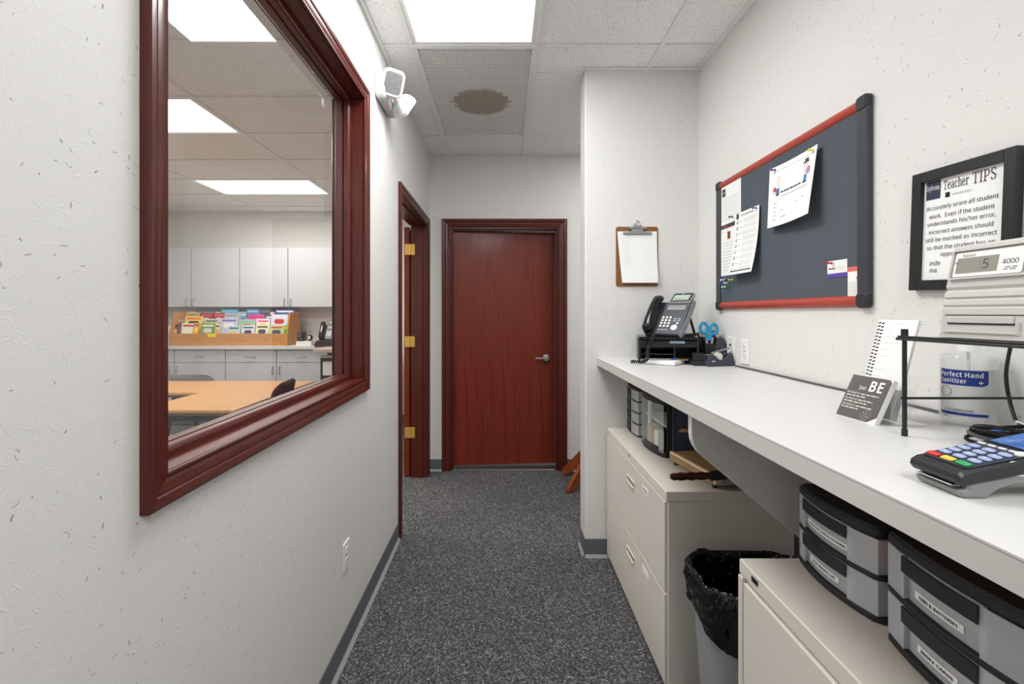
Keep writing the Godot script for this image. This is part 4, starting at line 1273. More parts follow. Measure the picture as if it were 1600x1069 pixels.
	part("badge", bx(Vector3(0.011, 0.012, 0.0005)), M.ink, fr, Transform3D(Basis(), Vector3(-0.036, 0.083, tz)))
	ink_rects(fr, "fine_print", words(-0.024, 0.022, 0.080, 0.004), func(x, y, l): return Vector3(x, y, tz + l), mat("pale_ink", col(196, 196, 198), 0.8))
	var lines := [["Accurately score all student", 0.188], ["work.  Even if the student", 0.172], ["understands his/her error,", 0.178], ["incorrect answers should", 0.168], ["still be marked as incorrect", 0.186], ["so that the student has an", 0.178], ["opportunity to", 0.096]]
	for k in lines.size():
		text(fr, lines[k][0], M.ink, Vector3(-0.004, 0.055 - k * 0.0198, tz), lines[k][1] * 0.93)
	text(fr, "inde", M.ink, Vector3(-0.077, 0.055 - 7 * 0.0198, tz), 0.028, 0.0, "sans", Basis(), true)
	text(fr, "ma", M.ink, Vector3(-0.077, 0.055 - 8 * 0.0198, tz), 0.019, 0.0, "sans", Basis(), true)
	# clipboard on the stub wall
	var cb := thing("clipboard", "brown hardboard clipboard with white papers hung on the stub wall", "clipboard", Vector3(0.758, 1.69, -2.612))
	part("board", MB.new().extrude(rrect(0.236, 0.335, 0.012, 4), 0.001, 0.005, 0.0008).mesh(), M.hardboard, cb)
	var cp := func(x: float, y: float, l: float) -> Vector3:
		var s: float = (0.145 - y) / 0.29
		return Vector3(x * (1.0 - 0.09 * s) + 0.012 * s, y, 0.006 + 0.018 * s * s + l)
	sheet(cb, "papers", 0.222, 0.29, func(x, y, l): return cp.call(x, y - 0.004, l), M.paper, 6, 8)
	rr = []
	for k in 12: rr += words(-0.09, -0.045, 0.10 - k * 0.013, 0.002)
	ink_rects(cb, "print", rr, cp, mat("faint_ink", col(206, 208, 212), 0.8), 0.0006)
	var clip := part("clip", MB.new().extrude(PackedVector2Array([Vector2(-0.05, 0.128), Vector2(0.05, 0.128), Vector2(0.05, 0.136), Vector2(0.034, 0.142), Vector2(0.03, 0.165), Vector2(0.022, 0.176), Vector2(-0.022, 0.176), Vector2(-0.03, 0.165), Vector2(-0.034, 0.142), Vector2(-0.05, 0.136)]), 0.006, 0.013, 0.002).mesh(), M.steel, cb)
	part("clip_jaw", bx(Vector3(0.162, 0.014, 0.010), 0.003), M.steel, clip, Transform3D(Basis(), Vector3(0, 0.130, 0.011)))
	part("hang_ring", MB.new().tube(circle_pts(Vector3(0, 0.186, 0.008), 0.014, 20), 0.0025, 6, true).mesh(), M.steel, clip)
	part("clip_spring", MB.new().cyl(Vector3(-0.05, 0.158, 0.011), Vector3(0.05, 0.158, 0.011), 0.007, -1.0, 12).mesh(), M.steel, clip)
	# outlets
	outlet(Vector3(XR, 1.200, -2.245), -PI / 2, "white data plate low on the wall behind the tape dispenser", 1)
	outlet(Vector3(XR, 1.196, -2.115), -PI / 2, "white wall outlet just above the counter", 0)
	outlet(Vector3(XL, 0.398, -1.868), PI / 2, "white wall outlet low on the left wall", 0)
	# emergency light; local x away from the camera, z out of the wall
	var em := thing("emergency_light", "white twin-head emergency light high on the left wall", "emergency light", Vector3(XL, 2.445, -2.431), PI / 2)
	var wm: Material = mat("lamp_white", col(206, 206, 204), 0.4)
	part("housing", MB.new().extrude(rrect(0.284, 0.13, 0.03, 5, Vector2(0, 0.065)), 0.0, 0.05, 0.008).mesh(), wm, em)
	part("under_plate", bx(Vector3(0.24, 0.002, 0.036), 0.0008), mat("pale_grey", col(178, 178, 174), 0.5), em, Transform3D(Basis(), Vector3(0, -0.0005, 0.025)))
	var led := mat("red_led", col(230, 30, 60), 0.4)
	led.emission_enabled = true
	led.emission = col(255, 30, 70)
	led.emission_energy_multiplier = 1.2
	part("indicator_led", MB.new().cyl(Vector3(-0.05, -0.003, 0.028), Vector3(-0.05, 0.0, 0.028), 0.004, -1.0, 10).mesh(), led, em)
	part("test_button", MB.new().cyl(Vector3(-0.085, -0.003, 0.022), Vector3(-0.085, 0.0, 0.022), 0.003, -1.0, 10).mesh(), M.charcoal, em)
	part("neck", MB.new().tube(curve([Vector3(-0.02, 0.07, 0.04), Vector3(-0.01, 0.05, 0.075), Vector3(0.03, 0.02, 0.085)], 4), 0.014, 10).mesh(), wm, em)
	for s in [0, 1]:
		# heads: a rounded square dish with a ribbed lens
		var hb := Basis()
		if s == 0: hb = Basis(Vector3(0, 1, 0), deg_to_rad(-68)) * ey(22, 0, -8)
		else: hb = Basis(Vector3(0, 1, 0), deg_to_rad(62)) * ey(28, 0, 14)
		var hp: Vector3 = Vector3(-0.115, 0.075, 0.085) if s == 0 else Vector3(0.06, 0.032, 0.105)
		var head := part("lamp_head", MB.new().extrude(rrect(0.108, 0.128, 0.028, 5), -0.012, 0.012, 0.004).mesh(), wm, em, Transform3D(hb, hp))
		var rings := []
		for q in [[1.0, -0.012], [0.92, -0.03], [0.7, -0.048], [0.35, -0.058]]:
			var ring := []
			var rp := rrect(0.104 * q[0], 0.124 * q[0], 0.027 * q[0], 5)
			for p in rp: ring.append(Vector3(p.x, p.y, q[1]))
			rings.append(ring)
		rings.reverse()
		part("lamp_shell", MB.new().rings(rings, true, true, false).mesh(50), wm, head)
		var lens := MB.new().extrude(rrect(0.084, 0.1, 0.02, 5), 0.0115, 0.0135, 0.0)
		for i in 9:
			for j in 13: lens.box(Vector3(-0.036 + i * 0.009, -0.042 + j * 0.007, 0.0142), Vector3(0.0065, 0.004, 0.0022), 0.0009)
		part("lens", lens.mesh(20), mat("lens_white", col(128, 128, 128), 0.3), head)
	# wooden coat stand in the alcove
	var cs := thing("pedestal_stand", "reddish wooden pedestal stand whose slanted feet show behind the stub wall", "stand", Vector3(0.775, 0, -3.72))
	part("pole", MB.new().lathe([Vector2(0.03, 0.12), Vector2(0.03, 0.3), Vector2(0.024, 0.34), Vector2(0.022, 0.62)], 16).mesh(), M.stand_wood, cs)
	part("top_plate", MB.new().lathe([Vector2(0.105, 0.62), Vector2(0.12, 0.63), Vector2(0.12, 0.64), Vector2(0.112, 0.648)], 28).mesh(), M.stand_wood, cs)
	for k in 4:
		var an: float = [deg_to_rad(214), deg_to_rad(137), deg_to_rad(34), deg_to_rad(-48)][k]
		var reach: float = [0.33, 0.345, 0.3, 0.3][k]
		var legp := PackedVector2Array([Vector2(0.02, 0.40), Vector2(0.02, 0.24), Vector2(reach - 0.05, 0.012), Vector2(reach - 0.02, 0.0), Vector2(reach, 0.006), Vector2(reach + 0.004, 0.03), Vector2(reach - 0.01, 0.06)])
		part("leg", MB.new().extrude(legp, -0.017, 0.017, 0.004, Vector3.ZERO, Basis(Vector3(cos(an), 0, -sin(an)), Vector3(0, 1, 0), Vector3(sin(an), 0, cos(an)))).mesh(), M.stand_wood, cs)

# ---------------------------------------------------------------- telephones
func desk_phone(at: Vector3, turn: float, label: String, sc := 1.0) -> Node3D:
	var t := thing("desk_telephone", label, "telephone", at, turn)
	var ang := deg_to_rad(52)
	var u := Vector3(0, sin(ang), -cos(ang))
	var n := Vector3(0, cos(ang), sin(ang))
	var fb := Basis(Vector3(1, 0, 0), u, n).scaled_local(Vector3.ONE * sc)
	var o := Vector3(0, 0.014, 0.07) * sc
	var xf := func(x: float, y: float, z: float) -> Transform3D: return Transform3D(fb, o + fb * Vector3(x, y, z))
	part("body", MB.new().extrude(rrect(0.186, 0.20, 0.014, 4, Vector2(0, 0.095)), -0.022, 0.0, 0.005).mesh(), M.charcoal, t, xf.call(0, 0, 0))
	part("side_trim", MB.new().extrude(PackedVector2Array([Vector2(0, -0.01), Vector2(0.005, -0.012), Vector2(0.012, 0.10), Vector2(0.012, 0.205), Vector2(0.004, 0.21), Vector2(0, 0.2)]), -0.03, 0.006, 0.003).mesh(), mat("silver_plastic", col(160, 163, 166), 0.35, 0.4), t, xf.call(0.090, 0, 0))
	part("key_plate", MB.new().extrude(rrect(0.118, 0.192, 0.006, 3, Vector2(0.03, 0.094)), 0.0, 0.0015, 0.0005).mesh(), mat("slate_plastic", col(66, 70, 76), 0.45), t, xf.call(0, 0, 0))
	var disp := part("display", MB.new().extrude(rrect(0.108, 0.074, 0.008, 3, Vector2(0.0, 0.034)), -0.012, 0.004, 0.003).mesh(), M.silver_plastic, t, Transform3D(fb * ey(-14, 0, 0), o + fb * Vector3(0.036, 0.186, 0.004)))
	part("display_bezel", MB.new().extrude(rrect(0.096, 0.068, 0.005, 3, Vector2(0, 0.034)), 0.004, 0.006, 0.0008).mesh(), M.charcoal, disp)
	part("display_screen", bx(Vector3(0.080, 0.042, 0.001)), mat("lcd", col(176, 192, 172), 0.3), disp, Transform3D(Basis(), Vector3(0, 0.030, 0.0064)))
	text(disp, "NEC", M.paper, Vector3(0.0, 0.060, 0.0065), 0.014)
	ink_rects(disp, "screen_digits", words(-0.032, 0.03, 0.014, 0.003) + words(-0.032, 0.0, 0.024, 0.003), func(x, y, l): return Vector3(x, y, 0.0071 + l), mat("lcd_ink", col(96, 110, 98), 0.6))
	for k in 6: part("line_key", bx(Vector3(0.0125, 0.0035, 0.002), 0.0005), M.paper, t, xf.call(-0.008 + k * 0.0152, 0.165, 0.0022))
	for r in 2:
		for k in 6: part("line_key", bx(Vector3(0.0138, 0.0045, 0.002), 0.0005), mat("key_grey", col(206, 208, 210), 0.4), t, xf.call(-0.008 + k * 0.0152, 0.155 - r * 0.009, 0.0022))
	for r in 4:
		for k in 3: part("number_key", MB.new().lathe([Vector2(0.0062, 0.0), Vector2(0.0062, 0.003), Vector2(0.005, 0.0042)], 14, Vector3.ZERO, Basis(Vector3(1, 0, 0), Vector3(0, 0, 1), Vector3(0, -1, 0))).mesh(), M.white_gloss, t, xf.call(-0.018 + k * 0.0185, 0.094 - r * 0.017, 0.001))
	for k in 3: part("function_key", bx(Vector3(0.012, 0.004, 0.002), 0.0005), M.key_grey, t, xf.call(-0.020 + k * 0.018, 0.022, 0.0022))
	for r in 2:
		for k in 2: part("function_key", bx(Vector3(0.014, 0.004, 0.002), 0.0005), M.key_grey, t, xf.call(0.044 + k * 0.02, 0.087 - r * 0.012, 0.0022))
	part("function_key", MB.new().cyl(Vector3.ZERO, Vector3(0, 0, 0.003), 0.0055, -1.0, 12).mesh(), M.white_gloss, t, xf.call(0.062, 0.060, 0.001))
	part("navigation_pad", MB.new().lathe([Vector2(0.0155, 0.0), Vector2(0.0155, 0.002), Vector2(0.013, 0.0035), Vector2(0.007, 0.0028), Vector2(0.006, 0.004)], 22, Vector3.ZERO, Basis(Vector3(1, 0, 0), Vector3(0, 0, 1), Vector3(0, -1, 0))).mesh(), M.white_gloss, t, xf.call(0.052, 0.036, 0.001))
	# handset
	var rr := []
	for i in 15:
		var s := i / 14.0
		var y := -0.006 + 0.218 * s
		var bulge := 0.5 + 0.5 * cos(TAU * s)
		var w := 0.021 + 0.006 * bulge
		var th := 0.012 + 0.010 * bulge
		var lift := 0.020 + 0.024 * sin(PI * s)
		if i == 0 or i == 14:
			w *= 0.6
			th *= 0.5
		var ring := []
		for k in 14: ring.append(Vector3(-0.066 + cos(TAU * k / 14) * w, y, lift + sin(TAU * k / 14) * th))
		rr.append(ring)
	rr.reverse()
	part("handset", MB.new().rings(rr).mesh(60), M.black_gloss, t, Transform3D(fb, o))
	# folding rear stand
	for s in [-1, 1]:
		part("stand_arm", MB.new().tube([o + fb * Vector3(s * 0.075, 0.16, -0.02), Vector3(s * 0.075, 0.006, -0.12) * sc], 0.006 * sc, 8).mesh(), M.black, t)
	part("stand_foot", bx(Vector3(0.18, 0.012, 0.03) * sc, 0.003), M.black, t, Transform3D(Basis(), Vector3(0, 0.006, -0.12) * sc))
	part("stand_base", bx(Vector3(0.17, 0.012, 0.17) * sc, 0.003), M.black, t, Transform3D(Basis(), Vector3(0, 0.006, -0.03) * sc))
	return t

func build_counter_things() -> void:
	# black desk riser with the telephone
	var rt := deg_to_rad(-14)
	var rz := thing("desk_riser", "black plastic desk riser organizer under the telephone", "desk organizer", Vector3(0.848, CT, -2.40), rt)
	var pf: Material = M.black
	part("top_plate", MB.new().extrude(rrect(0.285, 0.25, 0.016, 4), 0.118, 0.134, 0.004, Vector3(0, 0, 0), Basis(Vector3(1, 0, 0), Vector3(0, 0, -1), Vector3(0, 1, 0))).mesh(), M.black_gloss, rz)
	part("front_drawer", MB.new().extrude(rrect(0.268, 0.034, 0.006, 3), 0.0, 0.016, 0.003, Vector3(0, 0.099, 0.110)).mesh(), M.black_gloss, rz)
	part("maker_plate", bx(Vector3(0.07, 0.012, 0.001)), mat("label_blue", col(120, 136, 160), 0.5), rz, Transform3D(Basis(), Vector3(0.04, 0.109, 0.1265)))
	for s in [-1, 1]:
		part("side_wall", bx(Vector3(0.012, 0.120, 0.24), 0.003), pf, rz, Transform3D(Basis(), Vector3(s * 0.136, 0.060, 0)))
	part("divider", bx(Vector3(0.008, 0.084, 0.23), 0.002), pf, rz, Transform3D(Basis(), Vector3(0.03, 0.042, 0)))
	part("back_wall", bx(Vector3(0.262, 0.118, 0.008), 0.002), pf, rz, Transform3D(Basis(), Vector3(0, 0.059, -0.116)))
	part("mid_shelf", bx(Vector3(0.17, 0.006, 0.22), 0.001), pf, rz, Transform3D(Basis(), Vector3(-0.055, 0.048, 0)))
	desk_phone(Vector3(0.855, CT + 0.1345, -2.385), deg_to_rad(-47), "dark grey desk telephone with handset on the black riser", 1.06)
	# coiled cord
	var pts := []
	var path := curve([Vector3(0.752, 1.272, -2.275), Vector3(0.722, 1.235, -2.252), Vector3(0.706, 1.19, -2.25), Vector3(0.708, 1.152, -2.262), Vector3(0.690, 1.134, -2.285), Vector3(0.640, 1.132, -2.30)], 34)
	for i in path.size():
		var a := i * 1.05
		var dd: Vector3 = (path[mini(i + 1, path.size() - 1)] - path[maxi(i - 1, 0)]).normalized()
		var x := dd.cross(Vector3(0.2, 0.3, 1)).normalized()
		var y := dd.cross(x)
		pts.append(path[i] + (x * cos(a) + y * sin(a)) * 0.0078)
	single("coiled_phone_cord", MB.new().tube(pts, 0.0029, 6).mesh(60), M.black, "black coiled handset cord hanging to the counter", "cord")
	# note pads and pen
	var nb := thing("note_pad", "thick white note pad lying under the front of the riser", "note pad", Vector3(0.792, CT, -2.315), deg_to_rad(-42))
	part("page_block", bx(Vector3(0.19, 0.019, 0.13), 0.001), M.paper, nb, Transform3D(Basis(), Vector3(0, 0.0115, 0)))
	part("cover", bx(Vector3(0.192, 0.002, 0.132), 0.0005), M.charcoal, nb, Transform3D(Basis(), Vector3(0, 0.001, 0)))
	single("folder", bx(Vector3(0.16, 0.005, 0.15), 0.001), mat("olive", col(118, 108, 54), 0.6), "olive folder lying on the note pad under the riser", "folder", Vector3(0.862, CT + 0.0236, -2.35), deg_to_rad(-25))
	var pen := thing("pen", "grey ball pen with a blue cap on the note pad", "pen", Vector3(0.79, CT + 0.0262, -2.283), deg_to_rad(-4))
	part("barrel", MB.new().cyl(Vector3(-0.065, 0, 0), Vector3(0.04, 0, 0), 0.0042, -1.0, 12).mesh(), M.steel, pen)
	part("cap", MB.new().cyl(Vector3(0.04, 0, 0), Vector3(0.07, 0, 0), 0.0048, -1.0, 12).mesh(), plain(40, 60, 160, 0.35), pen)
	# pen cup, scissors, stapler, dispenser
	var cup := thing("pen_cup", "black desk caddy with pens beside the riser", "desk caddy", Vector3(1.056, CT, -2.345), deg_to_rad(0))
	for s in [-1, 1]:
		part("side_wall", bx(Vector3(0.004, 0.115, 0.09), 0.001), pf, cup, Transform3D(Basis(), Vector3(s * 0.048, 0.0575, 0)))
		part("side_wall", bx(Vector3(0.1, 0.10 if s > 0 else 0.13, 0.004), 0.001), pf, cup, Transform3D(Basis(), Vector3(0, 0.05 if s > 0 else 0.065, s * 0.045)))
	part("bottom", bx(Vector3(0.096, 0.004, 0.09)), pf, cup, Transform3D(Basis(), Vector3(0, 0.002, 0)))
	for k in 4:
		var px := thing("marker", "dark marker standing in the caddy, %s" % ["leftmost", "second from the left", "beside the scissors", "rightmost"][k], "marker", Vector3(1.024 + k * 0.012, CT + 0.006, -2.33 - 0.01 * k))
		px.rotation = Vector3(0.1, 0, [0.30, 0.22, -0.05, -0.1][k])
		part("barrel", MB.new().cyl(Vector3.ZERO, Vector3(0, 0.13, 0), 0.005, -1.0, 10).mesh(), M.black_soft, px)
		part("cap", MB.new().cyl(Vector3(0, 0.13, 0), Vector3(0, 0.158, 0), 0.0058, -1.0, 10).mesh(), M.charcoal if k != 1 else M.steel, px)
	var sc := thing("scissors", "scissors with bright blue handles standing in the caddy", "scissors", Vector3(1.032, CT + 0.018, -2.318), deg_to_rad(-12))
	for s in [-1, 1]:
		part("blade", MB.new().extrude(PackedVector2Array([Vector2(0, 0), Vector2(0.007, 0.01), Vector2(0.010, 0.115), Vector2(-0.003, 0.115)]), -0.001, 0.001, 0.0, Vector3(0, 0, s * 0.0012), ey(0, 0, -7 * s)).mesh(), M.steel, sc)
		var hp := []
		for k in 20:
			var a := TAU * k / 20
			hp.append(Vector3(s * 0.023 + cos(a) * 0.0165, 0.158 - (0.004 if s > 0 else -0.002) + sin(a) * 0.025, s * 0.0012))
		part("handle", MB.new().tube(hp, 0.0075, 8, true).tube([Vector3(s * 0.004, 0.098, s * 0.001), Vector3(s * 0.008, 0.122, s * 0.001), Vector3(s * 0.013, 0.140, s * 0.001)], 0.0078, 8).mesh(), mat("scissor_blue", col(28, 146, 196), 0.4), sc)
	var sp := thing("stapler", "upright dark grey stapler at the right of the caddy", "stapler", Vector3(1.078, CT, -2.30), deg_to_rad(-30))
	part("arm", MB.new().extrude(PackedVector2Array([Vector2(-0.03, 0.02), Vector2(0.02, 0.02), Vector2(0.028, 0.08), Vector2(0.02, 0.125), Vector2(0.002, 0.138), Vector2(-0.012, 0.12), Vector2(-0.024, 0.08)]), -0.014, 0.014, 0.005).mesh(), M.charcoal, sp)
	part("base", bx(Vector3(0.05, 0.02, 0.04), 0.004), M.black, sp, Transform3D(Basis(), Vector3(0, 0.01, 0)))
	var bc := thing("clip_box", "small stacked black box between the note pad and the tape dispenser", "box", Vector3(0.942, CT, -2.236), deg_to_rad(-6))
	part("lower_tray", bx(Vector3(0.052, 0.024, 0.05), 0.003), M.black_soft, bc, Transform3D(Basis(), Vector3(0, 0.012, 0)))
	part("upper_tray", bx(Vector3(0.050, 0.036, 0.046), 0.003), M.black, bc, Transform3D(Basis(), Vector3(0, 0.0425, 0)))
	part("finger_notch", bx(Vector3(0.026, 0.016, 0.003), 0.001), M.black_gloss, bc, Transform3D(Basis(), Vector3(0, 0.04, 0.0235)))
	single("eraser_block", bx(Vector3(0.07, 0.05, 0.02), 0.003), M.white, "white pack behind the tape dispenser", "box", Vector3(0.985, CT + 0.025, -2.268), deg_to_rad(6))
	var td := thing("tape_dispenser", "dark slate tape dispenser with a white roll at the wall end of the counter", "tape dispenser", Vector3(1.032, CT, -2.215), deg_to_rad(12))
	var tp := PackedVector2Array([Vector2(-0.072, 0.006), Vector2(-0.06, 0.0), Vector2(0.066, 0.0), Vector2(0.074, 0.012), Vector2(0.062, 0.058), Vector2(0.052, 0.062), Vector2(0.038, 0.050), Vector2(0.02, 0.036), Vector2(0.004, 0.030), Vector2(-0.010, 0.032), Vector2(-0.022, 0.042), Vector2(-0.034, 0.053), Vector2(-0.066, 0.054), Vector2(-0.07, 0.05)])
	for s in [-1, 1]:
		part("side_shell", MB.new().extrude(tp, 0.010 if s > 0 else -0.024, 0.024 if s > 0 else -0.010, 0.003).mesh(), mat("slate_blue", col(58, 64, 74), 0.5), td)
	part("weight_base", bx(Vector3(0.135, 0.024, 0.03), 0.003), M.slate_blue, td, Transform3D(Basis(), Vector3(0, 0.013, 0)))
	part("tape_roll", MB.new().cyl(Vector3(-0.004, 0.043, -0.0095), Vector3(-0.004, 0.043, 0.0095), 0.021, -1.0, 28).mesh(), M.white, td)
	part("cutter", bx(Vector3(0.018, 0.004, 0.02), 0.001), M.steel, td, Transform3D(ey(0, 0, 25), Vector3(0.062, 0.058, 0)))
	part("white_mark", bx(Vector3(0.017, 0.0045, 0.0005)), M.paper, td, Transform3D(ey(0, 0, -6), Vector3(-0.042, 0.025, 0.0243)))
	var kn := single("utility_pen", MB.new().cyl(Vector3(-0.05, 0, 0), Vector3(0.05, 0, 0), 0.006, 0.005, 10).mesh(), M.steel, "silver pen resting across the tape dispenser", "pen", Vector3(1.045, CT + 0.0715, -2.222), deg_to_rad(10))
	kn.rotation.z = deg_to_rad(14)
	# cable along the wall
	var cab := curve([Vector3(1.098, CT + 0.004, -2.18), Vector3(1.102, CT + 0.004, -1.9), Vector3(1.098, CT + 0.004, -1.6), Vector3(1.104, CT + 0.004, -1.35), Vector3(1.098, CT + 0.004, -1.22), Vector3(1.092, CT + 0.004, -1.14)], 6)
	single("flat_cable", MB.new().tube(cab, 0.004, 8).mesh(60), mat("cable_grey", col(84, 84, 84), 0.6), "thin dark cable lying along the foot of the right wall on the counter", "cable")
	build_near_counter()

func build_near_counter() -> void:
	# quote block, facing the hall, leaning back on its holder
	var be := thing("quote_block", "dark page-a-day quote block with white lettering leaning on the counter", "desk calendar", Vector3(0.829, CT, -1.096), -PI / 2)
	be.transform.basis = Basis(Vector3.UP, -PI / 2 + 0.05) * Basis(Vector3(1, 0, 0), deg_to_rad(-25))
	var by := 0.056
	part("page_block", bx(Vector3(0.112, 0.112, 0.012), 0.0006), M.paper, be, Transform3D(Basis(), Vector3(0, by, -0.008)))
	part("front_page", MB.new().extrude(PackedVector2Array([Vector2(-0.0545, 0.003), Vector2(0.034, 0.003), Vector2(0.0545, 0.018), Vector2(0.0545, 0.104), Vector2(0.049, 0.1105), Vector2(-0.0545, 0.1105)]), -0.0018, -0.0006, 0.0).mesh(), mat("quote_dark", col(86, 84, 80), 0.6), be)
	var pw: Material = mat("quote_ink", col(236, 234, 228), 0.7)
	text(be, "BE", pw, Vector3(0.024, 0.088, 0.0002), 0.036, 0.026, "bold")
	text(be, "just", pw, Vector3(-0.012, 0.080, 0.0002), 0.020, 0.014, "script")
	var script := []
	for k in 3:
		text(be, "the kind of", pw, Vector3(-0.049, 0.066 - k * 0.0155, 0.0002), 0.036, 0.0058, "script", Basis(), true)
		script += words(-0.010, [0.040, 0.030, 0.034][k], 0.0640 - k * 0.0155, 0.0022)
		script += words(-0.049, [0.006, 0.016, 0.002][k], 0.0572 - k * 0.0155, 0.0022)
	ink_rects(be, "handwriting", script, func(x, y, l): return Vector3(x, y, -0.0004 + l), pw)
	for k in 6:
		var a := TAU * k / 6
		part("flower_petal", MB.new().tube(circle_pts(Vector3(0.026 + cos(a) * 0.008, 0.018 + sin(a) * 0.008, 0.0), 0.005, 10), 0.0005, 4, true).mesh(), mat("quote_grey", col(168, 166, 160), 0.7), be)
	# clear holder with the spiral pad
	var ho := thing("acrylic_holder", "clear acrylic brochure holder behind the quote block", "brochure holder", Vector3(0.925, CT, -1.098), -PI / 2)
	part("front_wall", bx(Vector3(0.125, 0.085, 0.0022), 0.0006), M.acrylic, ho, Transform3D(ey(-15, 0, 0), Vector3(0, 0.044, 0.048)))
	part("back_wall", bx(Vector3(0.125, 0.11, 0.0022), 0.0006), M.acrylic, ho, Transform3D(ey(-15, 0, 0), Vector3(0, 0.056, 0.004)))
	part("floor_plate", bx(Vector3(0.125, 0.0022, 0.09), 0.0006), M.acrylic, ho, Transform3D(Basis(), Vector3(0, 0.0012, 0.02)))
	for s in [-1, 1]: part("side_wall", bx(Vector3(0.0022, 0.08, 0.055), 0.0006), M.acrylic, ho, Transform3D(Basis(), Vector3(s * 0.0635, 0.042, 0.03)))
	var cardb := single("folded_card", bx(Vector3(0.09, 0.07, 0.0015)), mat("card_grey", col(176, 176, 174), 0.7), "grey printed card standing inside the clear holder", "card", Vector3(0.893, CT + 0.042, -1.085), -PI / 2)
	cardb.transform.basis = Basis(Vector3.UP, -PI / 2) * ey(-15, 0, 0)
	var sp := thing("spiral_pad", "tall white spiral-bound pad standing in the clear holder", "note pad", Vector3(0.897, CT + 0.004, -1.117), -PI / 2)
	sp.transform.basis = Basis(Vector3.UP, -PI / 2) * Basis(Vector3(1, 0, 0), deg_to_rad(-14.5))
	part("pages", bx(Vector3(0.112, 0.238, 0.007), 0.0008), M.paper, sp, Transform3D(Basis(), Vector3(0, 0.119, 0)))
	for k in 26:
		part("binding_loop", bx(Vector3(0.0072, 0.0034, 0.001)), M.black, sp, Transform3D(ey(0, 0, 6), Vector3(-0.050, 0.010 + k * 0.0088, 0.0037)))
		part("binding_hole", bx(Vector3(0.0072, 0.0034, 0.001)), M.black, sp, Transform3D(ey(0, 0, 6), Vector3(-0.0395, 0.0085 + k * 0.0088, 0.0037)))
	var flat := func(x: float, y: float, l: float) -> Vector3: return Vector3(x, y, 0.0037 + l)
	var rr := words(-0.012, 0.02, 0.228, 0.0015)
	for k in 8: rr += words(-0.030, -0.030 + [0.02, 0.075, 0.05, 0.02, 0.024, 0.014, 0.03, 0.02][k], 0.212 - k * 0.0165, 0.0014)
	ink_rects(sp, "print", rr, flat, M.faint_ink)
	# wire shelf
	var ws := thing("wire_shelf", "small black wire shelf standing on the counter", "wire shelf", Vector3(0, CT, 0))
	var wx0 := 0.824
	var wx1 := 1.078
	var zf := -0.95
	var zn := -0.46
	var wm: Material = M.black
	for x in [wx0, wx1]:
		for z in [zf, zn]:
			part("leg", MB.new().cyl(Vector3(x, 0.012, z), Vector3(x, 0.205, z), 0.0042, -1.0, 12).mesh(), wm, ws)
			part("leg_sleeve", MB.new().cyl(Vector3(x, 0.2025, z), Vector3(x, 0.219, z), 0.0062, -1.0, 12).mesh(), wm, ws)
			part("foot", MB.new().cyl(Vector3(x, 0.0, z), Vector3(x, 0.014, z), 0.0055, -1.0, 12).mesh(), wm, ws)
	for z in [zf, zn]:
		part("cross_bar", MB.new().cyl(Vector3(wx0 - 0.006, 0.0775, z), Vector3(wx1 + 0.006, 0.0775, z), 0.0026, -1.0, 10).mesh(), wm, ws)
		part("shelf_rail", MB.new().cyl(Vector3(wx0, 0.199, z - 0.006), Vector3(wx1, 0.199, z - 0.006), 0.003, -1.0, 10).mesh(), wm, ws)
	for x in [wx0, wx1]:
		part("shelf_rail", MB.new().cyl(Vector3(x - 0.004, 0.1985, zf - 0.014), Vector3(x - 0.004, 0.1985, zn + 0.014), 0.003, -1.0, 10).mesh(), wm, ws)
		part("shelf_rail", MB.new().cyl(Vector3(x - 0.004, 0.2035, zf - 0.010), Vector3(x - 0.004, 0.2035, zn + 0.014), 0.0022, -1.0, 10).mesh(), wm, ws)
	for k in 16:
		var z := zf + 0.02 + k * (zn - zf - 0.04) / 15.0
		part("shelf_wire", MB.new().cyl(Vector3(wx0 - 0.006, 0.2015, z), Vector3(wx1, 0.2015, z), 0.0016, -1.0, 6).mesh(), wm, ws)
	# postal scale on the shelf, facing the hall; local x toward the camera, z out to the hall
	var sy := CT + 0.2052
	var ps := thing("postal_scale", "light grey postal scale with a display, standing on the black wire shelf", "scale", Vector3(0.856, sy, -0.74), -PI / 2)
	var L := 0.19
	var prof := PackedVector2Array([Vector2(0.0, 0.0), Vector2(-0.0035, 0.0412), Vector2(-0.009, 0.0414), Vector2(-0.009, 0.0436), Vector2(-0.003, 0.0438), Vector2(-0.003, 0.046), Vector2(-0.004, 0.055), Vector2(-0.008, 0.058), Vector2(-0.0055, 0.062), Vector2(-0.007, 0.070), Vector2(-0.011, 0.0735), Vector2(-0.008, 0.077), Vector2(-0.010, 0.086), Vector2(-0.015, 0.090), Vector2(-0.012, 0.096), Vector2(-0.028, 0.172), Vector2(-0.034, 0.176), Vector2(-0.06, 0.176), Vector2(-0.075, 0.16), Vector2(-0.10, 0.05), Vector2(-0.18, 0.04), Vector2(-0.185, 0.0)])
	part("housing", MB.new().extrude(prof, -L, 0.17, 0.003, Vector3.ZERO, Basis(Vector3(0, 0, 1), Vector3(0, 1, 0), Vector3(-1, 0, 0))).mesh(28), mat("scale_grey", col(196, 194, 190), 0.5), ps)
	var fa := atan2(0.016, 0.076)
	var fb := Basis(Vector3(1, 0, 0), Vector3(0, cos(fa), -sin(fa)), Vector3(0, sin(fa), cos(fa)))
	var fo := Vector3(0, 0.134, -0.02)
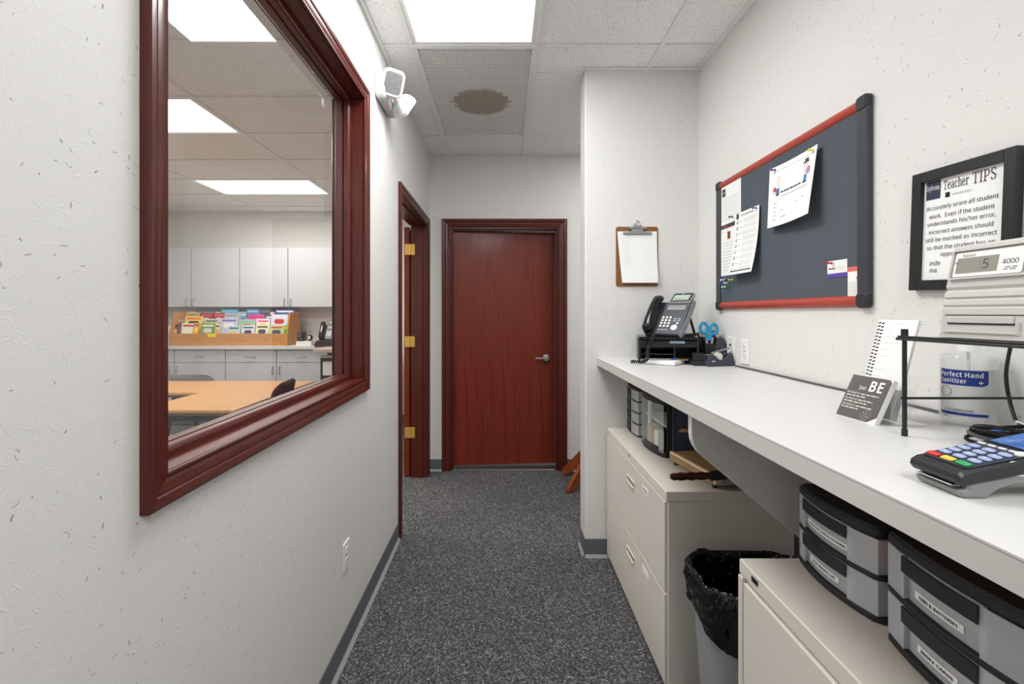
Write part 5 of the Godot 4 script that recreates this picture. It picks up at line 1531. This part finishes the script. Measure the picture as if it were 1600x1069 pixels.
	var face := part("display_bezel", MB.new().box(Vector3(0, 0.0275, 0.003), Vector3(0.152, 0.003, 0.006)).box(Vector3(0, -0.0275, 0.003), Vector3(0.152, 0.003, 0.006)).box(Vector3(-0.0745, 0, 0.003), Vector3(0.003, 0.052, 0.006)).box(Vector3(0.0745, 0, 0.003), Vector3(0.003, 0.052, 0.006)).mesh(20), M.scale_grey, ps, Transform3D(fb, fo + fb * Vector3(-0.086, 0.004, 0.0)))
	part("display_plate", MB.new().extrude(rrect(0.120, 0.047, 0.003, 3), 0.0016, 0.003, 0.0004).mesh(), M.white_gloss, face, Transform3D(Basis(), Vector3(-0.011, -0.0005, 0)))
	part("display_screen", bx(Vector3(0.074, 0.029, 0.0008)), mat("scale_lcd", col(142, 140, 130), 0.3), face, Transform3D(Basis(), Vector3(-0.028, -0.0025, 0.0034)))
	text(face, "5", M.charcoal, Vector3(-0.011, -0.0025, 0.004), 0.0, 0.018, "mono")
	text(face, "1  1", mat("lcd_faint", col(126, 124, 114), 0.5), Vector3(-0.044, -0.0025, 0.004), 0.0, 0.018, "mono")
	text(face, "Pelouze", M.ink, Vector3(-0.045, 0.0165, 0.0033), 0.024, 0.0, "script")
	text(face, "4000", M.ink, Vector3(0.029, -0.002, 0.0033), 0.026)
	ink_rects(face, "fine_print", words(0.022, 0.042, -0.013, 0.0018) + words(0.02, 0.042, -0.017, 0.002), func(x, y, l): return Vector3(x, y, 0.0032 + l), M.ink_soft)
	part("slot_flap", bx(Vector3(0.115, 0.012, 0.003), 0.001), M.scale_grey, ps, Transform3D(Basis(), Vector3(-0.095, 0.034, -0.0015)))
	part("slot", bx(Vector3(0.116, 0.0035, 0.003)), M.black, ps, Transform3D(Basis(), Vector3(-0.095, 0.0275, -0.0022)))  # solid black strip, its colour stands in for the dark of an open slot
	part("tray_line", bx(Vector3(0.128, 0.0025, 0.005)), M.scale_grey, ps, Transform3D(Basis(), Vector3(-0.095, 0.0115, -0.0004)))
	part("tray_line", bx(Vector3(0.004, 0.022, 0.005)), M.scale_grey, ps, Transform3D(Basis(), Vector3(-0.030, 0.020, -0.001)))
	part("foot", bx(Vector3(0.30, 0.004, 0.14)), M.black_soft, ps, Transform3D(Basis(), Vector3(0, 0.0, -0.09)))
	# sanitizer bottle
	var sb := thing("sanitizer_bottle", "clear pump bottle of hand sanitizer with a white and blue label", "bottle", Vector3(1.053, CT, -1.048), deg_to_rad(-38))
	part("bottle_body", MB.new().lathe([Vector2(0.040, 0.0), Vector2(0.046, 0.004), Vector2(0.0485, 0.012), Vector2(0.0485, 0.150), Vector2(0.046, 0.158), Vector2(0.034, 0.164), Vector2(0.02, 0.166), Vector2(0.02, 0.174)], 40).mesh(50), M.bottle_clear, sb)
	var gel := mat("gel", Color(0.93, 0.95, 0.95, 0.10), 0.05)
	gel.transparency = BaseMaterial3D.TRANSPARENCY_ALPHA
	part("gel", MB.new().lathe([Vector2(0.044, 0.006), Vector2(0.0465, 0.014), Vector2(0.0465, 0.12)], 32).mesh(50), gel, sb)
	var lab := MB.new()
	var R := 0.0491
	lab.grid(func(u, v): return Vector3(sin(-1.25 + 2.5 * u) * R, 0.024 + 0.104 * v, cos(-1.25 + 2.5 * u) * R), 24, 1)
	part("label_sheet", lab.mesh(60), mat("label_white", col(228, 228, 226), 0.45), sb)
	var R2 := R + 0.0004
	var ban := MB.new()
	ban.grid(func(u, v):
		var a: float = -1.2 + 1.75 * u
		var lo: float = 0.092 + (0.006 * pow(maxf(0.0, u - 0.86) / 0.14, 2.0))
		return Vector3(sin(a) * R2, lerpf(lo, 0.126, v), cos(a) * R2), 24, 2)
	part("blue_band", ban.mesh(60), mat("label_navy", col(22, 60, 150), 0.45), sb)
	var ba2 := MB.new()
	ba2.grid(func(u, v):
		var a: float = -1.2 + 1.75 * u
		return Vector3(sin(a) * R2, 0.026 + 0.006 * v, cos(a) * R2), 24, 1)
	part("blue_strip", ba2.mesh(60), M.label_navy, sb)
	var R3 := R2 + 0.0004
	text(sb, "Perfect Hand", M.paper, Vector3(-0.020, 0.1165, 0), 0.076, 0.0115, "bold", Basis(), false, R3)
	text(sb, "Sanitizer", M.paper, Vector3(-0.033, 0.1025, 0), 0.048, 0.0105, "bold", Basis(), false, R3)
	text(sb, "+", M.paper, Vector3(0.014, 0.1, 0), 0.008, 0.008, "bold", Basis(), false, R3)
	text(sb, "CCLIMGLAM", M.ink, Vector3(-0.021, 0.037, 0), 0.045, 0.0055, "sans", Basis(), false, R3)
	part("hand_emblem", MB.new().tube(arc_ring(R3, -0.92, 0.077, 0.011, 24), 0.0006, 4, true).mesh(), M.ink_soft, sb)
	part("pump_collar", MB.new().lathe([Vector2(0.022, 0.166), Vector2(0.022, 0.186), Vector2(0.019, 0.19)], 24).mesh(), M.white_gloss, sb)
	part("pump_stem", MB.new().cyl(Vector3(0, 0.186, 0), Vector3(0, 0.196, 0), 0.008, -1.0, 14).mesh(), M.white_gloss, sb)
	part("pump_tube", MB.new().cyl(Vector3(0, 0.02, 0), Vector3(0, 0.168, 0), 0.0035, -1.0, 10).mesh(), M.white, sb)
	build_terminal()
	# cables behind the terminal
	single("power_cord", MB.new().tube(curve([Vector3(1.066, CT + 0.196, -0.97), Vector3(1.07, CT + 0.12, -0.985), Vector3(1.066, CT + 0.05, -0.97), Vector3(1.03, CT + 0.02, -0.92), Vector3(0.985, CT + 0.014, -0.86), Vector3(0.93, CT + 0.011, -0.80)], 8), 0.0034, 8).mesh(60), M.black, "black power cord hanging down behind the wire shelf", "cable")
	single("blue_network_cable", MB.new().tube(curve([Vector3(0.985, CT + 0.010, -0.965), Vector3(1.005, CT + 0.012, -0.945), Vector3(1.0, CT + 0.03, -0.90), Vector3(1.0, CT + 0.055, -0.85), Vector3(0.99, CT + 0.07, -0.78), Vector3(0.98, CT + 0.07, -0.70)], 8), 0.0036, 8).mesh(60), mat("cable_blue", col(28, 88, 176), 0.45), "bright blue network cable rising beside the card terminal", "cable")
	var cb := thing("cable_bundle", "tied bundle of black cable loops behind the card terminal", "cable", Vector3(0.968, CT, -0.872), deg_to_rad(-20))
	for k in 4:
		var q := []
		for i in 24:
			var a := TAU * i / 24
			q.append(Vector3(cos(a) * (0.075 - k * 0.004), 0.009 + 0.008 * k + 0.005 * sin(a * 2 + k), sin(a) * (0.019 + 0.003 * (k % 2))))
		part("cable_loop", MB.new().tube(q, 0.0036, 6, true).mesh(60), M.black if k != 1 else M.cable_grey, cb)
	part("cable_tie", MB.new().tube([Vector3(0.01, 0.004, 0.026), Vector3(0.01, 0.042, 0.024), Vector3(0.012, 0.044, -0.024), Vector3(0.012, 0.003, -0.026)], 0.0022, 6, true).mesh(), M.white, cb)
	single("papers_stack", bx(Vector3(0.16, 0.007, 0.11), 0.001), M.paper, "thin stack of white papers under the cables", "paper", Vector3(1.005, CT + 0.0036, -0.815), deg_to_rad(-18))

func arc_ring(R: float, ang: float, y: float, r: float, n: int) -> Array:
	var q := []
	for k in n:
		var a := ang + cos(TAU * k / n) * r / R
		q.append(Vector3(sin(a) * R, y + sin(TAU * k / n) * r, cos(a) * R))
	return q

func build_terminal() -> void:
	var t := thing("card_terminal", "black and grey payment terminal with red, yellow and green keys", "card terminal", Vector3(0.622, CT, -0.664), deg_to_rad(-90))
	t.rotation.y = deg_to_rad(-92)
	var W := 0.080
	var bz := Basis(Vector3(0, 0, 1), Vector3(0, 1, 0), Vector3(-1, 0, 0))   # polygon x -> z, y -> y, extrude along -x
	var base := PackedVector2Array([Vector2(0.002, 0.010), Vector2(-0.002, 0.002), Vector2(-0.008, 0.0), Vector2(-0.034, 0.0), Vector2(-0.05, 0.012), Vector2(-0.07, 0.019), Vector2(-0.12, 0.022), Vector2(-0.19, 0.0), Vector2(-0.20, 0.0), Vector2(-0.20, 0.07), Vector2(-0.012, 0.030), Vector2(-0.010, 0.013)])
	part("base_shell", MB.new().extrude(base, -W / 2 + 0.004, W / 2 - 0.004, 0.003, Vector3.ZERO, bz).mesh(), mat("terminal_grey", col(132, 134, 134), 0.45), t)
	var top := PackedVector2Array([Vector2(-0.008, 0.018), Vector2(0.003, 0.019), Vector2(0.008, 0.026), Vector2(0.006, 0.033), Vector2(-0.002, 0.038), Vector2(-0.205, 0.082), Vector2(-0.21, 0.076), Vector2(-0.208, 0.060)])
	part("top_shell", MB.new().extrude(top, -W / 2, W / 2, 0.004, Vector3.ZERO, bz).mesh(), mat("terminal_black", col(30, 32, 36), 0.38), t)
	part("card_slot", bx(Vector3(0.056, 0.0018, 0.012), 0.0004), M.steel, t, Transform3D(Basis(), Vector3(0, 0.0155, -0.001)))
	var ang := atan2(0.044, 0.203)
	var fb := Basis(Vector3(1, 0, 0), Vector3(0, sin(ang), -cos(ang)), Vector3(0, cos(ang), sin(ang)))
	var fo := Vector3(0, 0.0384, -0.002)
	var at := func(x: float, u: float, n: float) -> Transform3D: return Transform3D(fb, fo + fb * Vector3(x, u, n))
	part("face_plate", MB.new().extrude(rrect(0.070, 0.186, 0.006, 4, Vector2(0, 0.100)), 0.0, 0.0016, 0.0006).mesh(), mat("terminal_slate", col(44, 50, 60), 0.4), t, at.call(0, 0, 0))
	for k in 3:
		part("command_key", MB.new().extrude(rrect(0.0185, 0.010, 0.003, 3), 0.0, 0.003, 0.001).mesh(), [plain(214, 44, 40, 0.35), plain(238, 196, 66, 0.35), plain(24, 160, 92, 0.35)][k], t, at.call(-0.023 + 0.023 * k, 0.015, 0.0012))
	var kb: Material = mat("key_blue", col(150, 166, 206), 0.4)
	for r in 4:
		for k in 3:
			var key := part("number_key", MB.new().extrude(rrect(0.0165, 0.0095, 0.004, 4), 0.0, 0.003, 0.001).mesh(), kb, t, at.call(-0.022 + 0.022 * k, 0.031 + r * 0.0138, 0.0012))
			text(key, ["0", "#", "*", "7", "8", "9", "4", "5", "6", "1", "2", "3"][r * 3 + k] if r > 0 else ["*", "0", "#"][k], M.paper, Vector3(0, 0.0, 0.0032), 0.0, 0.0055)
	for k in 4:
		part("function_key", MB.new().extrude(rrect(0.0115, 0.005, 0.002, 3), 0.0, 0.0022, 0.0006).mesh(), M.key_grey, t, at.call(-0.026 + 0.0145 * k, 0.088, 0.0012))
	part("round_key", MB.new().cyl(Vector3.ZERO, Vector3(0, 0, 0.003), 0.0062, 0.0055, 16).mesh(), M.white_gloss, t, at.call(0.028, 0.0865, 0.0012))
	var sm := mat("terminal_screen_glow", col(170, 185, 215), 0.2)
	sm.albedo_texture = noise_tex(0.02, [col(70, 110, 176), col(110, 150, 205), col(190, 210, 230)], 41, 128, 3)
	tri_world(sm, Vector3(9, 9, 9), false)
	sm.emission_enabled = true
	sm.emission = col(60, 100, 170)
	sm.emission_energy_multiplier = 0.08
	part("screen_bezel", bx(Vector3(0.066, 0.062, 0.001), 0.0004), M.black_gloss, t, at.call(0, 0.128, 0.0018))
	part("screen", bx(Vector3(0.058, 0.052, 0.001)), sm, t, at.call(0, 0.128, 0.0026))
	var stick := part("service_sticker", MB.new().extrude(rrect(0.052, 0.020, 0.005, 4), 0.0, 0.0006, 0.0).mesh(), M.paper, t, Transform3D(Basis(Vector3(0, 0, -1), Vector3(0, 1, 0), Vector3(1, 0, 0)), Vector3(W / 2 - 0.0036, 0.042, -0.088)))
	var rr := []
	for k in 4: rr += words(-0.021, 0.021, 0.004 - k * 0.004, 0.0012)
	ink_rects(stick, "print", rr, func(x, y, l): return Vector3(x, y, 0.0007 + l), M.ink_soft)

# ---------------------------------------------------------------- under the counter
# plan outline with a bowed front: x across, y = local z
func bowed(w: float, dep: float, bow: float, n := 10) -> PackedVector2Array:
	var q := PackedVector2Array([Vector2(w / 2, -dep), Vector2(w / 2, -0.012)])
	for k in range(n + 1):
		var x := w / 2 - 0.012 - (w - 0.024) * k / n
		q.append(Vector2(x, bow * (1.0 - pow(2 * x / w, 2.0))))
	q.append(Vector2(-w / 2, -0.012))
	q.append(Vector2(-w / 2, -dep))
	return q

func drawer_tower(called: String, label: String, at: Vector3, w: float, h: float, dep: float, bow: float, n: int, names: Array, handle: Array, spans := []) -> Node3D:
	var t := thing(called, label, "drawer unit", at, -PI / 2)
	var up := Basis(Vector3(1, 0, 0), Vector3(0, 0, 1), Vector3(0, -1, 0))   # polygon y -> z, extrude downward
	var plan := bowed(w, dep, bow)
	var top_h := 0.024 if n == 2 else 0.012
	part("top_shell", MB.new().extrude(plan, -h, -h + top_h, 0.006 if n == 2 else 0.003, Vector3.ZERO, up).mesh(), M.black_soft, t)
	part("bottom_shell", MB.new().extrude(plan, -0.014 if n == 2 else -0.006, 0.0, 0.002, Vector3.ZERO, up).mesh(), M.black_soft, t)
	var b0: float = 0.014 if n == 2 else 0.006
	var dh := (h - top_h - b0) / n
	for s in [-1, 1]: part("side_shell", bx(Vector3(0.005, h - 0.03, dep - 0.03), 0.001), M.black_soft, t, Transform3D(Basis(), Vector3(s * (w / 2 - 0.0025), h / 2, -dep / 2 - 0.012)))
	part("back_shell", bx(Vector3(w - 0.01, h - 0.03, 0.005), 0.001), M.black_soft, t, Transform3D(Basis(), Vector3(0, h / 2, -dep + 0.003)))
	for k in range(1, n):
		part("divider", MB.new().extrude(plan, -0.006 if n == 2 else -0.004, 0.006 if n == 2 else 0.0, 0.002, Vector3(0, b0 + k * dh, 0), up).mesh(), M.black_soft, t)
	for k in n:
		var y0 := b0 + k * dh + (0.0065 if n == 2 and k > 0 else 0.001)
		var y1 := b0 + (k + 1) * dh - (0.0065 if k < n - 1 and n == 2 else (0.001 if n == 2 else 0.005))
		var dr := part("drawer", drawer_front(w - 0.012, y1 - y0, bow, 0.0, handle[0], -0.003, 0.0022), M.frosted, t, Transform3D(Basis(), Vector3(0, y0, 0)))
		part("drawer_panel", drawer_front(w - 0.012, y1 - y0, bow, handle[1], 1.0, -0.003, 0.0022), M.frosted, dr)
		var rec := 0.010 if n == 2 else 0.003
		part("drawer_scoop", drawer_front(w - 0.012, y1 - y0, bow, handle[0], handle[1], -0.003 - rec, 0.0022), M.frosted, dr)
		for q in 2:
			var ex: float = (handle[q] - 0.5) * (w - 0.012)
			part("scoop_edge", bx(Vector3(0.0016, y1 - y0, rec)), M.frosted, dr, Transform3D(Basis(), Vector3(ex, (y1 - y0) / 2, bow * (1.0 - pow(2 * ex / w, 2.0)) - 0.001 - rec / 2)))
		for s in [-1, 1]: part("drawer_side", bx(Vector3(0.002, (y1 - y0) * 0.85, dep - 0.05)), M.frosted, dr, Transform3D(Basis(), Vector3(s * (w / 2 - 0.010), (y1 - y0) * 0.43, -dep / 2)))
		for s in [-1, 1]: part("drawer_corner", bx(Vector3(0.0022, y1 - y0, 0.034), 0.0008), M.frosted, dr, Transform3D(Basis(), Vector3(s * (w / 2 - 0.0065), (y1 - y0) / 2, -0.018)))
		part("drawer_floor", bx(Vector3(w - 0.022, 0.002, dep - 0.05)), M.frosted, dr, Transform3D(Basis(), Vector3(0, 0.003, -dep / 2)))
		# handle scoop and grip
		var hu0: float = handle[0]
		var hu1: float = handle[1]
		var hh: float = (y1 - y0) * handle[2]
		part("drawer_grip", drawer_front(w - 0.012, hh, bow, hu0, hu1, 0.0008, 0.003), M.black_soft, dr, Transform3D(Basis(), Vector3(0, (y1 - y0) - hh, 0)))
		if names.size() > k and names[k] != "":
			var nm: String = names[k]
			var lu: Array = spans[k]
			var lb := part("label_strip", drawer_front(w - 0.012, 0.0136, bow, lu[0], lu[1], -0.0006 - rec, 0.0006), M.paper, dr, Transform3D(Basis(), Vector3(0, (y1 - y0) * 0.16, 0)))
			var cx: float = ((lu[0] + lu[1]) / 2 - 0.5) * (w - 0.012)
			var rb := w * w / (8.0 * bow)
			text(lb, nm, M.ink, Vector3(cx, 0.0068, bow - rb + 0.0006 - rec), (lu[1] - lu[0]) * w * 0.78, 0.0058, "bold", Basis(), false, rb)
	return t

# a strip of bowed drawer front from u0 to u1, bottom at y = 0, standing off by `lift`
func drawer_front(w: float, h: float, bow: float, u0: float, u1: float, lift: float, thick: float) -> ArrayMesh:
	var n := 12
	var q := PackedVector2Array()
	for k in range(n + 1):
		var x := (u0 + (u1 - u0) * k / n - 0.5) * w
		q.append(Vector2(x, bow * (1.0 - pow(2 * x / w, 2.0)) + lift))
	for k in range(n, -1, -1):
		q.append(q[k] + Vector2(0, thick))
	return MB.new().extrude(q, -h, 0.0, 0.0, Vector3.ZERO, Basis(Vector3(1, 0, 0), Vector3(0, 0, 1), Vector3(0, -1, 0))).mesh(40)

func build_under_counter() -> void:
	var FY := 0.7315
	# four small drawers beside the stub wall
	drawer_tower("mini_drawers", "small black four-drawer organizer with clear fronts against the stub wall", Vector3(0.700, FY, -2.488), 0.205, 0.252, 0.22, 0.010, 4, [], [0.05, 0.52, 0.94])
	# larger clear-front box
	var kb := thing("clear_front_bin", "black storage box with a bowed clear door full of supplies", "storage box", Vector3(0.712, FY, -2.205), -PI / 2)
	var up := Basis(Vector3(1, 0, 0), Vector3(0, 0, 1), Vector3(0, -1, 0))
	var plan := bowed(0.318, 0.30, 0.03)
	part("top_shell", MB.new().extrude(plan, -0.262, -0.232, 0.005, Vector3.ZERO, up).mesh(), M.black_soft, kb)
	part("bottom_shell", MB.new().extrude(plan, -0.02, 0.0, 0.004, Vector3.ZERO, up).mesh(), M.black_soft, kb)
	for s in [-1, 1]: part("side_shell", bx(Vector3(0.006, 0.24, 0.28), 0.001), M.black_soft, kb, Transform3D(Basis(), Vector3(s * 0.156, 0.13, -0.155)))
	part("back_shell", bx(Vector3(0.31, 0.24, 0.006), 0.001), M.black_soft, kb, Transform3D(Basis(), Vector3(0, 0.13, -0.297)))
	part("clear_door", drawer_front(0.306, 0.212, 0.03, 0.0, 1.0, -0.003, 0.0022), M.clear_door, kb, Transform3D(Basis(), Vector3(0, 0.02, 0)))
	part("grip", drawer_front(0.306, 0.022, 0.03, 0.45, 0.9, 0.0, 0.004), M.black, kb, Transform3D(Basis(), Vector3(0, 0.02, 0)))
	part("door_window", drawer_front(0.306, 0.19, 0.03, 0.02, 0.13, -0.0015, 0.003), M.frosted, kb, Transform3D(Basis(), Vector3(0, 0.03, 0)))
	part("shelf", bx(Vector3(0.29, 0.008, 0.27), 0.001), M.white, kb, Transform3D(Basis(), Vector3(0, 0.135, -0.15)))
	part("inner_post", bx(Vector3(0.03, 0.2, 0.01), 0.001), M.white, kb, Transform3D(Basis(), Vector3(-0.06, 0.125, -0.01)))
	single("supply_carton", bx(Vector3(0.03, 0.085, 0.05), 0.002), M.paper, "white carton inside the clear-front box, lower right", "box", Vector3(0.715, FY + 0.064, -2.115))
	single("supply_carton", bx(Vector3(0.035, 0.09, 0.06), 0.002), plain(206, 170, 140), "tan carton inside the clear-front box, lower middle", "box", Vector3(0.715, FY + 0.067, -2.20))
	# dark picture box
	var pic := thing("picture_box", "dark box with a small mountain picture behind the paper cutter", "box", Vector3(0.885, FY, -2.012))
	part("carton", bx(Vector3(0.28, 0.24, 0.026), 0.002), M.black_soft, pic, Transform3D(Basis(), Vector3(0, 0.12, -0.013)))
	part("picture_panel", bx(Vector3(0.262, 0.2, 0.001)), mat("night_blue", col(62, 72, 88), 0.35), pic, Transform3D(Basis(), Vector3(0, 0.128, 0.0006)))
	part("mountain", MB.new().extrude(PackedVector2Array([Vector2(-0.122, 0.125), Vector2(-0.106, 0.140), Vector2(-0.099, 0.135), Vector2(-0.092, 0.141), Vector2(-0.076, 0.125)]), 0.0011, 0.0018, 0.0).mesh(), plain(206, 160, 110), pic)
	part("lake", MB.new().extrude(PackedVector2Array([Vector2(-0.125, 0.07), Vector2(0.12, 0.07), Vector2(0.12, 0.10), Vector2(-0.125, 0.104)]), 0.0011, 0.0016, 0.0).mesh(), plain(40, 66, 84), pic)
	# paper cutter
	var pc := thing("paper_cutter", "old wooden guillotine paper cutter with a dark ribbed handle on the filing cabinet", "paper cutter", Vector3(0.885, FY, -1.853), deg_to_rad(10))
	part("board", bx(Vector3(0.30, 0.034, 0.30), 0.003), M.cutter_wood, pc, Transform3D(Basis(), Vector3(0, 0.034, 0)))
	part("front_rail", bx(Vector3(0.30, 0.03, 0.014), 0.002), plain(206, 188, 150), pc, Transform3D(Basis(), Vector3(0, 0.036, 0.158)))
	part("steel_edge", bx(Vector3(0.30, 0.03, 0.006), 0.001), M.steel, pc, Transform3D(Basis(), Vector3(0.02, 0.036, 0.168)))
	part("scale_bar", bx(Vector3(0.012, 0.008, 0.29), 0.001), plain(226, 210, 176), pc, Transform3D(Basis(), Vector3(-0.145, 0.051, 0)))
	for p in [[-0.13, -0.13], [0.13, -0.13], [-0.13, 0.13], [0.13, 0.13]]:
		part("foot", MB.new().cyl(Vector3(p[0], 0, p[1]), Vector3(p[0], 0.018, p[1]), 0.009, -1.0, 12).mesh(), M.black, pc)
	part("blade_arm", bx(Vector3(0.36, 0.034, 0.009), 0.002), M.black, pc, Transform3D(ey(0, 0, 1.5), Vector3(0.0, 0.066, 0.176)))
	part("blade", bx(Vector3(0.27, 0.016, 0.003), 0.0005), M.steel, pc, Transform3D(ey(0, 0, 1.5), Vector3(0.04, 0.047, 0.176)))
	var hr := []
	for i in 15:
		var s := i / 14.0
		var r := 0.0135 + 0.0017 * cos(s * TAU * 4.0)
		if i == 0 or i == 14: r *= 0.6
		var ring := []
		for k in 12: ring.append(Vector3(-0.175 - 0.155 * s, 0.062 + 0.006 * s + sin(TAU * k / 12) * r, 0.176 - cos(TAU * k / 12) * r * 0.9))
		hr.append(ring)
	part("handle", MB.new().rings(hr).mesh(60), mat("handle_brown", col(56, 26, 24), 0.3), pc)
	part("spring_post", MB.new().cyl(Vector3(-0.07, 0.018, 0.186), Vector3(-0.07, 0.05, 0.186), 0.006, -1.0, 12).mesh(), M.steel, pc)
	# drawer units on the near cabinet
	drawer_tower("drawer_unit", "smaller two-drawer unit with clear fronts labelled for paper clips and binder clips", Vector3(0.772, FY, -1.080), 0.262, 0.198, 0.30, 0.022, 2, ["TACKS BINDER CLIPS", "PAPER CLIPS, STAPLES, FASTENERS"], [0.14, 0.75, 0.36], [[0.2, 0.62], [0.134, 0.75]])
	drawer_tower("drawer_unit", "larger two-drawer unit with clear fronts labelled for batteries and index cards", Vector3(0.760, FY, -0.748), 0.345, 0.214, 0.30, 0.026, 2, ["INDEX CARDS", "TABS & BATTERIES"], [0.15, 0.60, 0.36], [[0.225, 0.47], [0.205, 0.50]])
	single("red_supply_box", bx(Vector3(0.06, 0.04, 0.06), 0.002), plain(206, 110, 110), "pink box showing through the upper drawer labelled for paper clips", "box", Vector3(0.83, FY + 0.135, -1.00))
	single("index_card_pack", bx(Vector3(0.13, 0.03, 0.08), 0.002), plain(226, 206, 180), "cream index cards showing through the lowest near drawer", "cards", Vector3(0.87, FY + 0.033, -0.76))
	single("battery_pack", bx(Vector3(0.06, 0.045, 0.10), 0.002), plain(176, 96, 90), "reddish battery pack showing through the upper near drawer", "batteries", Vector3(0.83, FY + 0.135, -0.66))
	single("cardboard_folder", bx(Vector3(0.22, 0.05, 0.36), 0.003), M.particle_board, "brown cardboard box lying on top of the larger drawer unit", "box", Vector3(0.94, FY + 0.24, -0.72))
	# waste bin with liner
	var wb := thing("waste_bin", "tall grey waste bin between the cabinets with a black liner", "waste bin", Vector3(0.795, 0, -1.440))
	var rr := []
	for q in [[0.0, 0.30, 0.19, 0.07], [0.02, 0.302, 0.192, 0.075], [0.53, 0.372, 0.262, 0.095], [0.535, 0.38, 0.27, 0.098], [0.55, 0.38, 0.27, 0.098]]:
		var ring := []
		for p in rrect(q[1], q[2], q[3], 6): ring.append(Vector3(p.x, q[0], -p.y))
		rr.append(ring)
	part("bin_body", MB.new().rings(rr, true, true, false).mesh(50), mat("bin_grey", col(150, 153, 156), 0.5), wb)
	var nz := FastNoiseLite.new()
	nz.seed = 5
	nz.frequency = 9.0
	rr = []
	# liner: inside bottom -> rim -> folded down outside
	var lev := []
	for k in 7: lev.append([0.30 + 0.25 * k / 6.0, 0.318 + 0.046 * k / 6.0, 0.205 + 0.05 * k / 6.0, 0.6])
	lev.append([0.562, 0.372, 0.263, 0.5])
	lev.append([0.568, 0.384, 0.276, 0.6])
	lev.append([0.563, 0.396, 0.288, 0.7])
	for k in 10: lev.append([0.55 - 0.016 * k, 0.402 - 0.0016 * k, 0.294 - 0.0016 * k, 0.9])
	for li in lev.size():
		var q: Array = lev[li]
		var ring := []
		var pl := rrect(q[1], q[2], 0.1, 22)
		for k in pl.size():
			var p := pl[k]
			var an := atan2(p.y, p.x)
			var dirn := p.normalized()
			# folds that run obliquely down from the rim
			var jig: float = nz.get_noise_3d(cos(an) * 0.55, sin(an) * 0.55, li * 0.018) * 0.016 * q[3] + nz.get_noise_3d(cos(an) * 1.7 + 9.0, sin(an) * 1.7, li * 0.03) * 0.007 * q[3]
			var drop := 1.0
			if li >= 10: drop = 0.72 + 0.42 * sin(-an - 0.35) + 0.10 * sin(an * 3.0 + 1.0)
			var yy: float = q[0] if li < 10 else 0.563 - (0.563 - q[0]) * drop
			yy += nz.get_noise_2d(cos(an) * 0.3, sin(an) * 0.3) * 0.016
			ring.append(Vector3(p.x + dirn.x * jig, yy, -(p.y + dirn.y * jig)))
		rr.append(ring)
	rr.reverse()
	part("bin_liner", MB.new().rings(rr, true, false, true).mesh(50), M.bin_liner, wb)
